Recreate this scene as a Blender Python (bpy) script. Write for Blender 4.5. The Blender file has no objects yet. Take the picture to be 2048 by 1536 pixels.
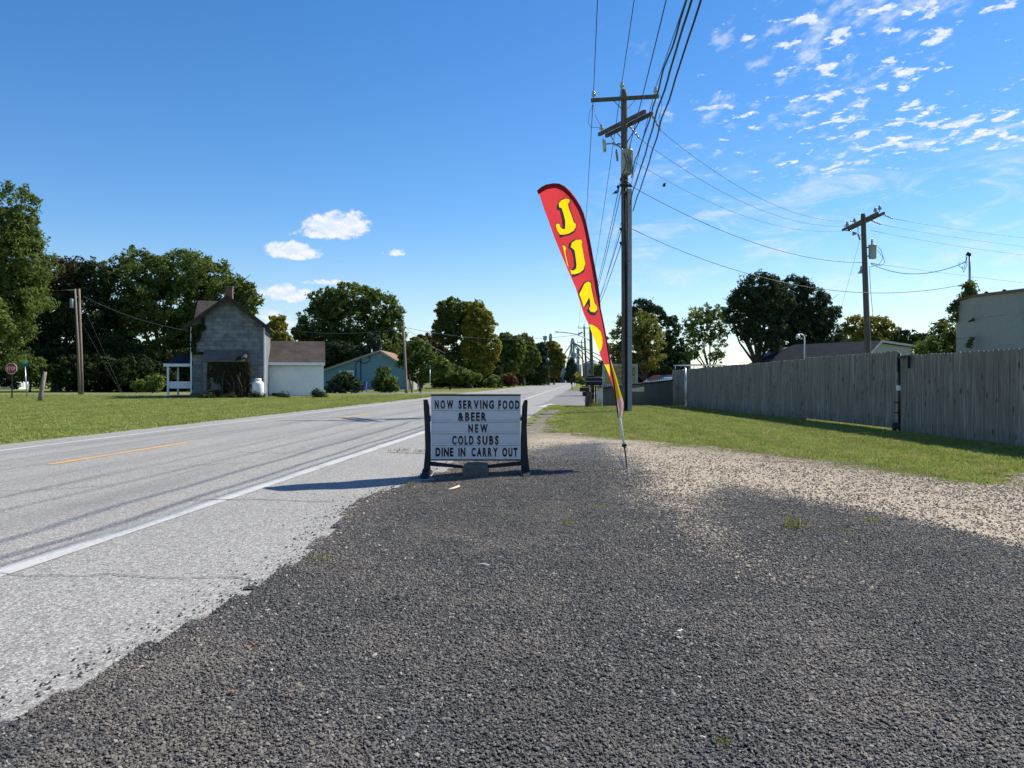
import bpy, bmesh, math, random
import numpy as np
from mathutils import Vector, Matrix, geometry as mgeo
from mathutils import noise as mnoise

random.seed(7)
RNG = np.random.default_rng(7)
SC = bpy.context.scene
COL = SC.collection
R = math.radians

# ------------------------------------------------------------------ camera
EYE, FOC, CX, HZ = 1.25, 1538.0, 1024.0, 760.0     # eye height (m), focal length and horizon of the photograph in its pixels
cam_d = bpy.data.cameras.new('camera')
cam_d.sensor_width = 36.0
cam_d.lens = 36.0 * FOC / 2048.0
cam_d.shift_y = -8.0 / 2048.0
cam_d.clip_start = 0.05
cam_d.clip_end = 6000
cam = bpy.data.objects.new('camera', cam_d)
cam.location = (0, 0, EYE)
cam.rotation_euler = (R(90), 0, 0)
COL.objects.link(cam)
SC.camera = cam

# ------------------------------------------------------------------ node helpers
class E:
    """a tiny expression wrapper round node sockets"""
    nt = None
    def __init__(s, v): s.v = v
    @staticmethod
    def m(op, *a, clamp=False):
        n = E.nt.nodes.new('ShaderNodeMath'); n.operation = op; n.use_clamp = clamp
        for i, x in enumerate(a):
            if isinstance(x, E): E.nt.links.new(x.v, n.inputs[i])
            else: n.inputs[i].default_value = x
        return E(n.outputs[0])
    def __add__(s, o): return E.m('ADD', s, o)
    def __radd__(s, o): return E.m('ADD', o, s)
    def __sub__(s, o): return E.m('SUBTRACT', s, o)
    def __rsub__(s, o): return E.m('SUBTRACT', o, s)
    def __mul__(s, o): return E.m('MULTIPLY', s, o)
    def __rmul__(s, o): return E.m('MULTIPLY', o, s)
    def __truediv__(s, o): return E.m('DIVIDE', s, o)
    def __rtruediv__(s, o): return E.m('DIVIDE', o, s)
    def sm(s, a, b):
        n = E.nt.nodes.new('ShaderNodeMapRange'); n.interpolation_type = 'SMOOTHSTEP'
        E.nt.links.new(s.v, n.inputs[0]); n.inputs[1].default_value = a; n.inputs[2].default_value = b
        return E(n.outputs[0])

def node(kind, **ins):
    n = E.nt.nodes.new(kind)
    for k, v in ins.items():
        if k.startswith('_'): setattr(n, k[1:], v); continue
        key = int(k[1:]) if k[0] == 'i' and k[1:].isdigit() else k.replace('_', ' ')
        if isinstance(v, E): E.nt.links.new(v.v, n.inputs[key])
        else: n.inputs[key].default_value = v
    return n
def noise(vec, scale, detail=3, rough=.55, dist=0, out='Fac'):
    n = node('ShaderNodeTexNoise', Vector=vec, Scale=scale, Detail=detail, Roughness=rough, Distortion=dist)
    return E(n.outputs[0 if out == 'Fac' else 1])
def voro(vec, scale, feature='F1', rand=1.0, out=0):
    n = node('ShaderNodeTexVoronoi', _feature=feature, Vector=vec, Scale=scale, Randomness=rand)
    return E(n.outputs[out])
def mapping(vec, sc=(1, 1, 1), rot=(0, 0, 0), loc=(0, 0, 0)):
    return E(node('ShaderNodeMapping', Vector=vec, Scale=sc, Rotation=rot, Location=loc).outputs[0])
def mix(f, a, b):
    n = E.nt.nodes.new('ShaderNodeMix'); n.data_type = 'RGBA'
    for sock, v in ((n.inputs[0], f), (n.inputs[6], a), (n.inputs[7], b)):
        if isinstance(v, E): E.nt.links.new(v.v, sock)
        else: sock.default_value = (tuple(v) + (1,))[:4] if isinstance(v, (tuple, list)) else v
    return E(n.outputs[2])
def ramp(f, stops):
    n = E.nt.nodes.new('ShaderNodeValToRGB'); E.nt.links.new(f.v, n.inputs[0])
    cr = n.color_ramp
    while len(cr.elements) < len(stops): cr.elements.new(.5)
    for e, (p, c) in zip(cr.elements, stops):
        e.position = p; e.color = (tuple(c) + (1,))[:4]
    return E(n.outputs[0])
def sep(v):
    n = node('ShaderNodeSeparateXYZ', Vector=v); return [E(o) for o in n.outputs]
def comb(x, y, z):
    return E(node('ShaderNodeCombineXYZ', X=x, Y=y, Z=z).outputs[0])
def bump(h, strength=.3, dist=.01):
    return E(node('ShaderNodeBump', Height=h, Strength=strength, Distance=dist).outputs[0])
def attr(name): return E(node('ShaderNodeAttribute', _attribute_name=name).outputs[2])
def objco(): return E(node('ShaderNodeTexCoord').outputs['Object'])
def geoco(): return E(node('ShaderNodeNewGeometry').outputs['Position'])
def rnd(): return E(node('ShaderNodeObjectInfo').outputs['Random'])

MATS = {}
def material(name, fn):
    m = bpy.data.materials.new(name); m.use_nodes = True
    nt = m.node_tree; nt.nodes.clear(); E.nt = nt
    out = nt.nodes.new('ShaderNodeOutputMaterial')
    nt.links.new(fn().v, out.inputs[0])
    MATS[name] = m
    return m
def pbr(color, rough=.8, normal=None, metal=0.0, spec=.4, **kw):
    n = node('ShaderNodeBsdfPrincipled', Base_Color=color if isinstance(color, E) else tuple(color) + (1,), Roughness=rough, Metallic=metal)
    n.inputs['Specular IOR Level'].default_value = spec
    if normal is not None: E.nt.links.new(normal.v, n.inputs['Normal'])
    for k, v in kw.items(): n.inputs[k.replace('_', ' ')].default_value = v
    return E(n.outputs[0])
def plain(name, c, rough=.6, metal=0, var=.18, nscale=6, bumps=.15):
    def f():
        co = objco(); n = noise(co, nscale, 4, .65)
        col = mix(n.sm(.3, .7), tuple(x * (1 - var) for x in c), tuple(min(1, x * (1 + var)) for x in c))
        return pbr(col, rough, bump(noise(co, nscale * 8, 3), bumps, .004), metal)
    return material(name, f)

# ------------------------------------------------------------------ world, sun, exposure
SUN_AZ, SUN_EL = 58.5, 46.0          # azimuth clockwise from the view direction, elevation
world = bpy.data.worlds.new('World'); SC.world = world; world.use_nodes = True
nt = world.node_tree; nt.nodes.clear(); E.nt = nt
SKY_S = 0.10
sky = node('ShaderNodeTexSky', _sky_type='NISHITA'); sky.sun_disc = False
sky.sun_elevation = R(SUN_EL); sky.sun_rotation = R(SUN_AZ)
sky.altitude = 0; sky.air_density = 1.0; sky.dust_density = 0.05; sky.ozone_density = 3.5
co = E(node('ShaderNodeTexCoord').outputs['Generated'])
dx, dy, dz = sep(co)
el = E.m('ARCSINE', dz) * (180 / math.pi)
az = E.m('ARCTAN2', dx, dy) * (180 / math.pi)
ae = comb(az, el, 0)
def azel(px, py):
    u, v = (px - CX) / FOC, (HZ - py) / FOC
    return math.degrees(math.atan(u)), math.degrees(math.atan(v / math.hypot(1, u)))
# fair-weather cumulus, each a billowed cap over a flat base
nb = noise(mapping(ae, (1, 1.25, 1)), .95, 7, .62)
nb2 = noise(mapping(ae, (1, 1.25, 1), loc=(0, .3, 0)), .95, 7, .62)
cum = None
for px, py, rx, ry, k in ((668, 460, 72, 38, 1.05), (702, 452, 42, 34, 1.0), (640, 470, 60, 16, .8), (585, 506, 60, 26, 1.05), (568, 592, 48, 26, .95), (600, 590, 40, 14, .7),
                       (793, 507, 30, 11, .6), (652, 566, 55, 8, .55), (540, 634, 42, 16, .45), (560, 652, 50, 16, .4)):
    a0, e0 = azel(px, py); ra, re = rx / 27.0, ry / 27.0
    below = E.m('LESS_THAN', el, e0 - re * .25)
    vv = (el - e0) / re
    vv = vv * (1.0 + below * .9)
    uu = (az - a0) / ra
    d = E.m('SQRT', uu * uu + vv * vv)
    s = (1.0 - d) * k
    cum = s if cum is None else E.m('MAXIMUM', cum, s)
cumd = (cum * 1.2 + (nb - .5) * 2.4).sm(.0, .55) * cum.sm(-.12, .14)
# altocumulus field, flat layer seen in perspective, to the right and overhead on the right
inv = 1.0 / E.m('MAXIMUM', dz, .03)
pl = comb(dx * inv, dy * inv, 0)
big = noise(pl, 1.5, 3, .55)
cell = noise(mapping(pl, (1, .8, 1), rot=(0, 0, R(-20))), 11.5, 5, .62, .1)
reg = az.sm(9, 31) * el.sm(11.5, 15.5)
thr = cell + (big - .5) * .5 + reg * .08 - .10 + (1.0 - el.sm(19, 27)) * .045
alto = thr.sm(.56, .66) * az.sm(8, 16) * el.sm(11.5, 15)
thin = noise(mapping(pl, (1, .5, 1), rot=(0, 0, R(-20))), 12, 4, .6) * .55 + big * .5
alto2 = thin.sm(.55, .68) * az.sm(4, 16) * el.sm(10, 14) * .55
# high cirrus streaks low on the right
cir = noise(mapping(ae, (.16, .55, 1), rot=(0, 0, R(24))), 1.0, 6, .62, .7)
cird = cir.sm(.46, .72) * az.sm(3, 10) * el.sm(1.5, 4) * (1.0 - el.sm(12, 17)) * .55
cir2 = noise(mapping(ae, (.14, .6, 1), rot=(0, 0, R(-14)), loc=(3, 1, 0)), 1.0, 5, .6, .4)
cird2 = cir2.sm(.48, .8) * el.sm(.5, 2) * (1.0 - el.sm(6, 11)) * az.sm(-4, 8) * .45
dens = E.m('MINIMUM', E.m('MAXIMUM', E.m('MAXIMUM', cumd * .93, alto * .95), E.m('MAXIMUM', alto2, E.m('MAXIMUM', cird, cird2))), 1.0)
shade = (nb2 - nb).sm(-.12, .1)
ccol = mix(shade, (.93, .95, 1.0), (.74, .82, .95))
skyc = E(sky.outputs[0])
hsv = node('ShaderNodeHueSaturation', Color=skyc); hsv.inputs['Saturation'].default_value = 1.28; hsv.inputs['Hue'].default_value = .504
skyc = E(hsv.outputs[0])
hs2 = node('ShaderNodeHueSaturation', Color=E(sky.outputs[0])); hs2.inputs['Saturation'].default_value = .95; hs2.inputs['Value'].default_value = .86
skyc = mix(el.sm(-1, 12), E(hs2.outputs[0]), skyc)
cl = E(node('ShaderNodeVectorMath', _operation='SCALE', i0=ccol, i3=.66 / SKY_S).outputs[0])
fin = mix(dens, skyc, cl)
bg = node('ShaderNodeBackground', Color=fin, Strength=SKY_S)
wo = nt.nodes.new('ShaderNodeOutputWorld'); nt.links.new(bg.outputs[0], wo.inputs[0])
world.cycles_visibility.camera = True

sun_d = bpy.data.lights.new('sun', 'SUN')
sun_d.energy = 4.8; sun_d.angle = R(.53); sun_d.color = (1.0, .94, .83)
sun = bpy.data.objects.new('sun', sun_d)
sv = Vector((math.sin(R(SUN_AZ)) * math.cos(R(SUN_EL)), math.cos(R(SUN_AZ)) * math.cos(R(SUN_EL)), math.sin(R(SUN_EL))))
sun.rotation_euler = sv.to_track_quat('Z', 'Y').to_euler()
sun.location = (30, 20, 40)
COL.objects.link(sun)
vs = SC.view_settings
SC.display_settings.display_device = 'sRGB'
vs.view_transform = 'Standard'; vs.look = 'None'; vs.exposure = 0.66; vs.gamma = 1; vs.use_curve_mapping = False
SC.cycles.use_denoising = True
SC.cycles.max_bounces = 6; SC.cycles.transparent_max_bounces = 8
SC.cycles.diffuse_bounces = 3; SC.cycles.glossy_bounces = 2; SC.cycles.transmission_bounces = 4
SC.cycles.caustics_reflective = False; SC.cycles.caustics_refractive = False

# ------------------------------------------------------------------ layout helpers (photo measurements -> metres)
def G(px, py):
    y = EYE * FOC / (py - HZ); return Vector(((px - CX) / FOC * y, y, 0))
def P(px, py, y):
    return Vector(((px - CX) / FOC * y, y, EYE + (HZ - py) / FOC * y))
def PHt(px, py, h):
    y = (h - EYE) * FOC / (HZ - py); return Vector(((px - CX) / FOC * y, y, h))

# ------------------------------------------------------------------ mesh helpers
class MB:
    def __init__(s): s.v = []; s.f = []; s.mi = []; s.k = 0; s.sm = []; s.smooth = False
    def add(s, vs, fs):
        b = len(s.v); s.v += [tuple(v) for v in vs]
        for f in fs: s.f.append([b + i for i in f]); s.mi.append(s.k); s.sm.append(s.smooth)
        return s
    def box(s, x0, x1, y0, y1, z0, z1, top=None):
        t = top or (0, 0)
        vs = [(x0, y0, z0), (x1, y0, z0), (x1, y1, z0), (x0, y1, z0),
              (x0 + t[0], y0 + t[1], z1), (x1 - t[0], y0 + t[1], z1), (x1 - t[0], y1 - t[1], z1), (x0 + t[0], y1 - t[1], z1)]
        return s.add(vs, [(0, 3, 2, 1), (4, 5, 6, 7), (0, 1, 5, 4), (1, 2, 6, 5), (2, 3, 7, 6), (3, 0, 4, 7)])
    def bar(s, a, b, w, h, up=(0, 0, 1)):
        """box from a to b, w across, h along up"""
        a, b = Vector(a), Vector(b); d = (b - a).normalized(); up = Vector(up)
        if abs(d.dot(up)) > .98: up = Vector((0, 1, 0))
        r = d.cross(up).normalized(); u = r.cross(d).normalized()
        r *= w / 2; u *= h / 2
        vs = [a - r - u, a + r - u, a + r + u, a - r + u, b - r - u, b + r - u, b + r + u, b - r + u]
        return s.add(vs, [(0, 1, 2, 3), (7, 6, 5, 4), (0, 4, 5, 1), (1, 5, 6, 2), (2, 6, 7, 3), (3, 7, 4, 0)])
    def tube(s, pts, r, n=8, caps=True):
        pts = [Vector(p) for p in pts]
        rs = r if isinstance(r, (list, tuple)) else [r] * len(pts)
        vs, fs = [], []; ref = None
        for i, p in enumerate(pts):
            d = (pts[min(i + 1, len(pts) - 1)] - pts[max(i - 1, 0)]).normalized()
            if ref is None: ref = Vector((1, 0, 0)) if abs(d.x) < .9 else Vector((0, 1, 0))
            u = (ref - d * ref.dot(d)).normalized(); ref = u; w = d.cross(u)
            for k in range(n):
                a = 2 * math.pi * k / n
                vs.append(p + (u * math.cos(a) + w * math.sin(a)) * rs[i])
        for i in range(len(pts) - 1):
            for k in range(n):
                k2 = (k + 1) % n
                fs.append((i * n + k, i * n + k2, (i + 1) * n + k2, (i + 1) * n + k))
        if caps and n > 2:
            fs.append(tuple(reversed(range(n)))); fs.append(tuple(range((len(pts) - 1) * n, len(pts) * n)))
        sm = s.smooth; s.smooth = True; s.add(vs, fs); s.smooth = sm
        return s
    def lathe(s, c, prof, n=16):
        c = Vector(c)
        s.tube([c + Vector((0, 0, z)) for r_, z in prof], [r_ for r_, z in prof], n); return s
    def prism(s, poly, depth):
        """poly: 3-D points of a planar outline; depth: extrusion vector"""
        poly = [Vector(p) for p in poly]; d = Vector(depth); n = len(poly)
        vs = poly + [p + d for p in poly]
        fs = [tuple(range(n)), tuple(reversed(range(n, 2 * n)))]
        for i in range(n):
            j = (i + 1) % n; fs.append((i, i + n, j + n, j))
        s.add(vs, fs)
        return s
    def blob(s, c, r, seed=0, sub=2, rough=.2):
        bm = bmesh.new(); bmesh.ops.create_icosphere(bm, subdivisions=sub, radius=1)
        vs = []
        for v in bm.verts:
            k = 1 + rough * mnoise.noise(v.co * 1.7 + Vector((seed * 3.1, seed, 0)))
            vs.append(Vector(c) + Vector((v.co.x * r[0], v.co.y * r[1], v.co.z * r[2])) * k)
        fs = [tuple(v.index for v in f.verts) for f in bm.faces]; bm.free()
        sm = s.smooth; s.smooth = True; s.add(vs, fs); s.smooth = sm; return s
    def build(s, name, mats, parent=None, fixn=True, bevel=0, loc=None):
        me = bpy.data.meshes.new(name)
        off = Vector((0, 0, 0))
        if parent is not None:
            q = parent
            while q is not None: off = off + q.location; q = q.parent
        base = Vector(loc) if loc is not None else (Vector((0, 0, 0)) if parent is not None else Vector((0, 0, 0)))
        o3 = off + base
        me.from_pydata([(v[0] - o3.x, v[1] - o3.y, v[2] - o3.z) for v in s.v], [], s.f)
        mats = mats if isinstance(mats, (list, tuple)) else [mats]
        for m in mats: me.materials.append(MATS[m] if isinstance(m, str) else m)
        me.polygons.foreach_set('material_index', s.mi)
        me.polygons.foreach_set('use_smooth', s.sm)
        if fixn or bevel:
            bm = bmesh.new(); bm.from_mesh(me)
            if bevel:
                es = [e for e in bm.edges if len(e.link_faces) == 2 and e.calc_face_angle(0) > .6]
                bmesh.ops.bevel(bm, geom=es, offset=bevel, segments=2, affect='EDGES', profile=.6)
            bmesh.ops.recalc_face_normals(bm, faces=bm.faces)
            bm.to_mesh(me); bm.free()
        me.update()
        o = bpy.data.objects.new(name, me); COL.objects.link(o)
        o.location = base
        if parent is not None: o.parent = parent
        return o

def tag(o, label=None, cat=None, group=None, kind=None):
    if label: o['label'] = label
    if cat: o['category'] = cat
    if group: o['group'] = group
    if kind: o['kind'] = kind
    return o
def thing(name, loc, label, cat, group=None):
    o = bpy.data.objects.new(name, None); COL.objects.link(o); o.location = loc
    o.empty_display_size = .2
    return tag(o, label, cat, group)
def copy_tree(o, parent=None):
    c = o.copy(); COL.objects.link(c)
    if parent is not None: c.parent = parent
    for ch in list(o.children): copy_tree(ch, c)
    return c
def fast_mesh(name, verts, faces, mats, attrs=None, smooth=False, parent=None):
    """verts (n,3), faces (m,k) numpy"""
    me = bpy.data.meshes.new(name)
    nv, nf, k = len(verts), len(faces), faces.shape[1]
    me.vertices.add(nv); me.vertices.foreach_set('co', verts.astype(np.float32).ravel())
    me.loops.add(nf * k); me.loops.foreach_set('vertex_index', faces.astype(np.int32).ravel())
    me.polygons.add(nf); me.polygons.foreach_set('loop_start', np.arange(nf, dtype=np.int32) * k)
    me.polygons.foreach_set('loop_total', np.full(nf, k, dtype=np.int32))
    me.update(calc_edges=True)
    if smooth: me.polygons.foreach_set('use_smooth', np.ones(nf, dtype=bool))
    for n, a in (attrs or {}).items():
        at = me.attributes.new(n, 'FLOAT', 'POINT'); at.data.foreach_set('value', a.astype(np.float32))
    for m in (mats if isinstance(mats, (list, tuple)) else [mats]): me.materials.append(MATS[m])
    me.validate()
    o = bpy.data.objects.new(name, me); COL.objects.link(o)
    if parent is not None:
        o.parent = parent
    return o
def in_poly(px, py, poly):
    ins = np.zeros(px.shape, bool); n = len(poly)
    for i in range(n):
        x0, y0 = poly[i][:2]; x1, y1 = poly[(i + 1) % n][:2]
        if y0 == y1: continue
        c = ((y0 > py) != (y1 > py)) & (px < (x1 - x0) * (py - y0) / (y1 - y0) + x0)
        ins ^= c
    return ins
def sdist(px, py, poly):
    """signed distance, positive inside"""
    d = np.full(px.shape, 1e9); n = len(poly)
    for i in range(n):
        x0, y0 = poly[i][:2]; x1, y1 = poly[(i + 1) % n][:2]
        ex, ey = x1 - x0, y1 - y0; L = ex * ex + ey * ey + 1e-12
        t = np.clip(((px - x0) * ex + (py - y0) * ey) / L, 0, 1)
        d = np.minimum(d, np.hypot(px - x0 - t * ex, py - y0 - t * ey))
    return np.where(in_poly(px, py, poly), d, -d)
def vnoise(x, y, s, seed=0):
    """cheap smooth value noise on numpy arrays"""
    rs = np.random.default_rng(seed); T = rs.random((256, 256))
    xf, yf = x * s, y * s; xi, yi = np.floor(xf).astype(int), np.floor(yf).astype(int)
    u, v = xf - xi, yf - yi; u = u * u * (3 - 2 * u); v = v * v * (3 - 2 * v)
    g = lambda a, b: T[a % 256, b % 256]
    return (g(xi, yi) * (1 - u) + g(xi + 1, yi) * u) * (1 - v) + (g(xi, yi + 1) * (1 - u) + g(xi + 1, yi + 1) * u) * v

def scatter(name, pts, rot, scl, kinds, sources):
    """one object of instanced small pieces; each source mesh is a child lying at one of its points"""
    me = bpy.data.meshes.new(name); me.vertices.add(len(pts)); me.vertices.foreach_set('co', pts.astype(np.float32).ravel())
    a = me.attributes.new('rot', 'FLOAT_VECTOR', 'POINT'); a.data.foreach_set('vector', rot.astype(np.float32).ravel())
    a = me.attributes.new('scl', 'FLOAT_VECTOR', 'POINT'); a.data.foreach_set('vector', scl.astype(np.float32).ravel())
    a = me.attributes.new('kind_no', 'INT', 'POINT'); a.data.foreach_set('value', kinds.astype(np.int32))
    me.update()
    o = bpy.data.objects.new(name, me); COL.objects.link(o)
    g = bpy.data.node_groups.new(name + '_nodes', 'GeometryNodeTree')
    g.interface.new_socket(name='Geometry', in_out='INPUT', socket_type='NodeSocketGeometry')
    g.interface.new_socket(name='Geometry', in_out='OUTPUT', socket_type='NodeSocketGeometry')
    N, L = g.nodes, g.links
    gi, go = N.new('NodeGroupInput'), N.new('NodeGroupOutput'); jo = N.new('GeometryNodeJoinGeometry')
    def na(nm, t):
        n = N.new('GeometryNodeInputNamedAttribute'); n.data_type = t; n.inputs[0].default_value = nm; return n.outputs[0]
    ar, asc, ak = na('rot', 'FLOAT_VECTOR'), na('scl', 'FLOAT_VECTOR'), na('kind_no', 'INT')
    for i, src in enumerate(sources):
        oi = N.new('GeometryNodeObjectInfo'); oi.transform_space = 'ORIGINAL'; oi.inputs[0].default_value = src
        try: oi.inputs['As Instance'].default_value = True
        except Exception: pass
        cmp_ = N.new('FunctionNodeCompare'); cmp_.data_type = 'INT'; cmp_.operation = 'EQUAL'
        ints = [s for s in cmp_.inputs if s.type == 'INT']
        L.new(ak, ints[0]); ints[1].default_value = i
        ip = N.new('GeometryNodeInstanceOnPoints')
        L.new(gi.outputs[0], ip.inputs['Points']); L.new(cmp_.outputs[0], ip.inputs['Selection'])
        L.new(oi.outputs['Geometry'], ip.inputs['Instance']); L.new(ar, ip.inputs['Rotation']); L.new(asc, ip.inputs['Scale'])
        L.new(ip.outputs[0], jo.inputs[0])
        src.parent = o; k = min(i * 7, len(pts) - 1); src.location = Vector(pts[k].tolist())
    L.new(jo.outputs[0], go.inputs[0])
    md = o.modifiers.new('instances', 'NODES'); md.node_group = g
    return o
# ------------------------------------------------------------------ materials
RD = 0.0917                       # the road's sideways drift per metre ahead
def m_asphalt():
    co = geoco(); x, y, z = sep(co); u = x - y * RD
    fine = noise(co, 105, 3, .75); mid = noise(co, 38, 3, .65); big = noise(mapping(co, (1, .12, 1), rot=(0, 0, R(-5.24))), 1.3, 4, .6)
    patch = noise(co, .35, 4, .55)
    agg = E(node('ShaderNodeSeparateColor', Color=E(node('ShaderNodeTexVoronoi', Vector=co, Scale=125.0).outputs[1])).outputs[0])
    agg2 = E(node('ShaderNodeSeparateColor', Color=E(node('ShaderNodeTexVoronoi', Vector=co, Scale=55.0).outputs[1])).outputs[1])
    col = ramp(agg * .5 + agg2 * .2 + fine * .3, [(.12, (.05, .048, .045)), (.34, (.18, .174, .163)), (.6, (.30, .292, .273)), (.88, (.60, .585, .545))])
    def band(c, w): return 1.0 - E.m('ABSOLUTE', u - c).sm(0, w)
    tr = band(-5.0, .5) + band(-6.9, .5) + band(-8.5, .45) + band(-9.7, .4)
    dark = E.m('MINIMUM', tr * .5 * big.sm(.3, .7) + patch.sm(.35, .7) * .16, 1.0)
    streak = noise(mapping(co, (1, .02, 1), rot=(0, 0, R(-5.24))), 5.5, 3, .5).sm(.56, .72) * .3
    col = mix(dark, col, (.14, .137, .133)); col = mix(streak * (1.0 - u.sm(-4.0, -3.0)), col, (.1, .098, .095))
    spots = voro(co, 5.5)
    col = mix((1.0 - spots.sm(.035, .06)) * noise(co, 3, 2).sm(.45, .6) * .7, col, (.04, .04, .04))
    h = fine * .6 + mid * .4
    return pbr(col, .88, bump(h, .55, .006), spec=.3)
material('asphalt', m_asphalt)
def m_oldlot():
    co = geoco(); f = noise(co, 60, 4, .7); b = noise(co, .9, 4, .6)
    col = ramp(f, [(.3, (.07, .07, .072)), (.5, (.15, .15, .155)), (.72, (.3, .3, .3))])
    col = mix(b.sm(.4, .7) * .4, col, (.24, .235, .22))
    return pbr(col, .9, bump(f, .6, .02))
material('worn_lot', m_oldlot)
def m_gravel():
    co = geoco(); lt = attr('light'); dirt = attr('dirt')
    wob = noise(co, 9, 4, .7)
    cellc = node('ShaderNodeTexVoronoi', Vector=co, Scale=75.0); cid = E(node('ShaderNodeSeparateColor', Color=E(cellc.outputs[1])).outputs[0])
    cell2 = node('ShaderNodeTexVoronoi', Vector=co, Scale=150.0); cid2 = E(node('ShaderNodeSeparateColor', Color=E(cell2.outputs[1])).outputs[1])
    grain = noise(co, 260, 2, .6)
    v = cid * .6 + cid2 * .28 + grain * .12
    dark = ramp(v, [(.1, (.012, .012, .014)), (.45, (.038, .038, .041)), (.68, (.075, .074, .076)), (.8, (.15, .148, .145)), (.92, (.42, .41, .38))])
    light = ramp(v, [(.1, (.16, .12, .08)), (.4, (.34, .275, .195)), (.65, (.48, .40, .295)), (.85, (.66, .57, .44))])
    stoney = (lt + (wob - .5) * .5 + (cid - .5) * .55).sm(.36, .64)
    col = mix(stoney, dark, light)
    dn = noise(co, 2.2, 4, .6).sm(.5, .66) * lt
    col = mix(dn * .38, col, (.17, .125, .09))
    col = mix(dirt * noise(co, 6, 4, .6).sm(.3, .5), col, mix(noise(co, 3, 4, .6), (.13, .11, .06), (.2, .165, .11)))
    dust = noise(co, 1.1, 5, .65).sm(.45, .68) * (1.0 - lt) * .6
    col = mix(dust * cid, col, (.28, .225, .165))
    h = (1.0 - E(cellc.outputs[0]).sm(0, .8)) * .7 + (1.0 - E(cell2.outputs[0]).sm(0, .8)) * .3
    return pbr(col, .78, bump(h, .9, .011), spec=.35)
material('gravel', m_gravel)
def m_stone(cols, rough, dusty=False):
    def f():
        r = rnd(); co = objco(); n = noise(co, 90, 3, .6)
        col = ramp(r, cols)
        if dusty:
            g = geoco(); x, y, z = sep(g)
            d = noise(g, 1.1, 5, .65).sm(.44, .64) * .75 + noise(mapping(g, (1.6, .35, 1), rot=(0, 0, R(8))), 1, 3, .5).sm(.5, .66) * .3
            col = mix(d * (r * .6 + .4), col, (.22, .185, .145)); col = mix(noise(g, .55, 3, .5).sm(.5, .62) * .4, col, (.035, .034, .033))
        col = mix(n.sm(.3, .75) * .5, col, mix(.5, col, (.16, .155, .15)))
        return pbr(col, rough, bump(n, .5, .002), spec=.5)
    return f
material('tar_stone', m_stone([(0, (.026, .025, .024)), (.4, (.062, .059, .055)), (.75, (.11, .104, .096)), (.92, (.19, .176, .155)), (.985, (.30, .27, .23)), (1, (.5, .43, .33))], .75, True))
material('pale_stone', m_stone([(0, (.17, .125, .085)), (.5, (.34, .275, .195)), (1, (.56, .48, .37))], .9))
material('black_bit', m_stone([(0, (.012, .012, .013)), (1, (.05, .05, .05))], .6))
def m_ground():
    co = geoco(); f = noise(co, 14, 4, .7); b = noise(co, .22, 4, .6); b2 = noise(co, 1.1, 3, .6)
    col = ramp(f, [(.3, (.07, .085, .025)), (.5, (.15, .18, .045)), (.7, (.26, .27, .08))])
    col = mix(b.sm(.4, .7) * .6, col, (.095, .115, .028)); col = mix(b2.sm(.55, .75) * .45, col, (.15, .15, .05))
    return pbr(col, .95, bump(f, .8, .04), spec=.1)
material('lawn_ground', m_ground)
def m_grass():
    co = geoco(); r = rnd(); b = noise(co, .3, 4, .6); b2 = noise(co, 1.6, 3, .6)
    col = mix(r, (.20, .26, .05), (.37, .41, .11))
    mow = noise(mapping(co, (.9, .05, 1), rot=(0, 0, R(84))), 1, 3, .5)
    col = mix(mow.sm(.45, .6) * .35, col, (.15, .19, .04)); col = mix(b.sm(.45, .7) * .5, col, (.24, .25, .07)); col = mix(b2.sm(.48, .68) * .6, col, (.42, .36, .15))
    d = pbr(col, .6, spec=.25)
    t = E(node('ShaderNodeBsdfTranslucent', Color=mix(.0, col, col)).outputs[0])
    ms = node('ShaderNodeMixShader', i0=.42); E.nt.links.new(d.v, ms.inputs[1]); E.nt.links.new(t.v, ms.inputs[2])
    return E(ms.outputs[0])
material('grass_blade', m_grass)
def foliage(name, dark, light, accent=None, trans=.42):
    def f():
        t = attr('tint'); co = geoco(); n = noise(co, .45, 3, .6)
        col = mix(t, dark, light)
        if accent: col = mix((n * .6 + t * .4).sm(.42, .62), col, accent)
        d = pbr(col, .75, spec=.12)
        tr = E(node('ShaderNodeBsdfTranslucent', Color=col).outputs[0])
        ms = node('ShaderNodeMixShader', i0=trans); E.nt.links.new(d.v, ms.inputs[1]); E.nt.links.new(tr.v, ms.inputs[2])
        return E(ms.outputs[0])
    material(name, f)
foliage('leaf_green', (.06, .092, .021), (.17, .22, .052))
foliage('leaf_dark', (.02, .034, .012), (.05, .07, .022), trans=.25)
foliage('leaf_bright', (.08, .125, .026), (.2, .26, .06))
foliage('leaf_yellow', (.11, .135, .022), (.25, .255, .045), (.3, .25, .035))
foliage('leaf_turning', (.045, .075, .018), (.1, .14, .03), (.24, .19, .03))
foliage('leaf_brown', (.1, .05, .03), (.2, .1, .055))
foliage('leaf_maroon', (.035, .03, .014), (.09, .055, .025), trans=.25)
foliage('needle', (.02, .038, .018), (.06, .09, .038), trans=.2)
foliage('needle_blue', (.02, .04, .026), (.05, .085, .05), trans=.15)
foliage('ivy', (.015, .026, .01), (.05, .075, .022), (.06, .045, .025), trans=.2)
foliage('weed', (.13, .14, .03), (.30, .29, .10))
foliage('leaf_willow', (.10, .12, .02), (.2, .22, .045), (.2, .19, .04))
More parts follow.
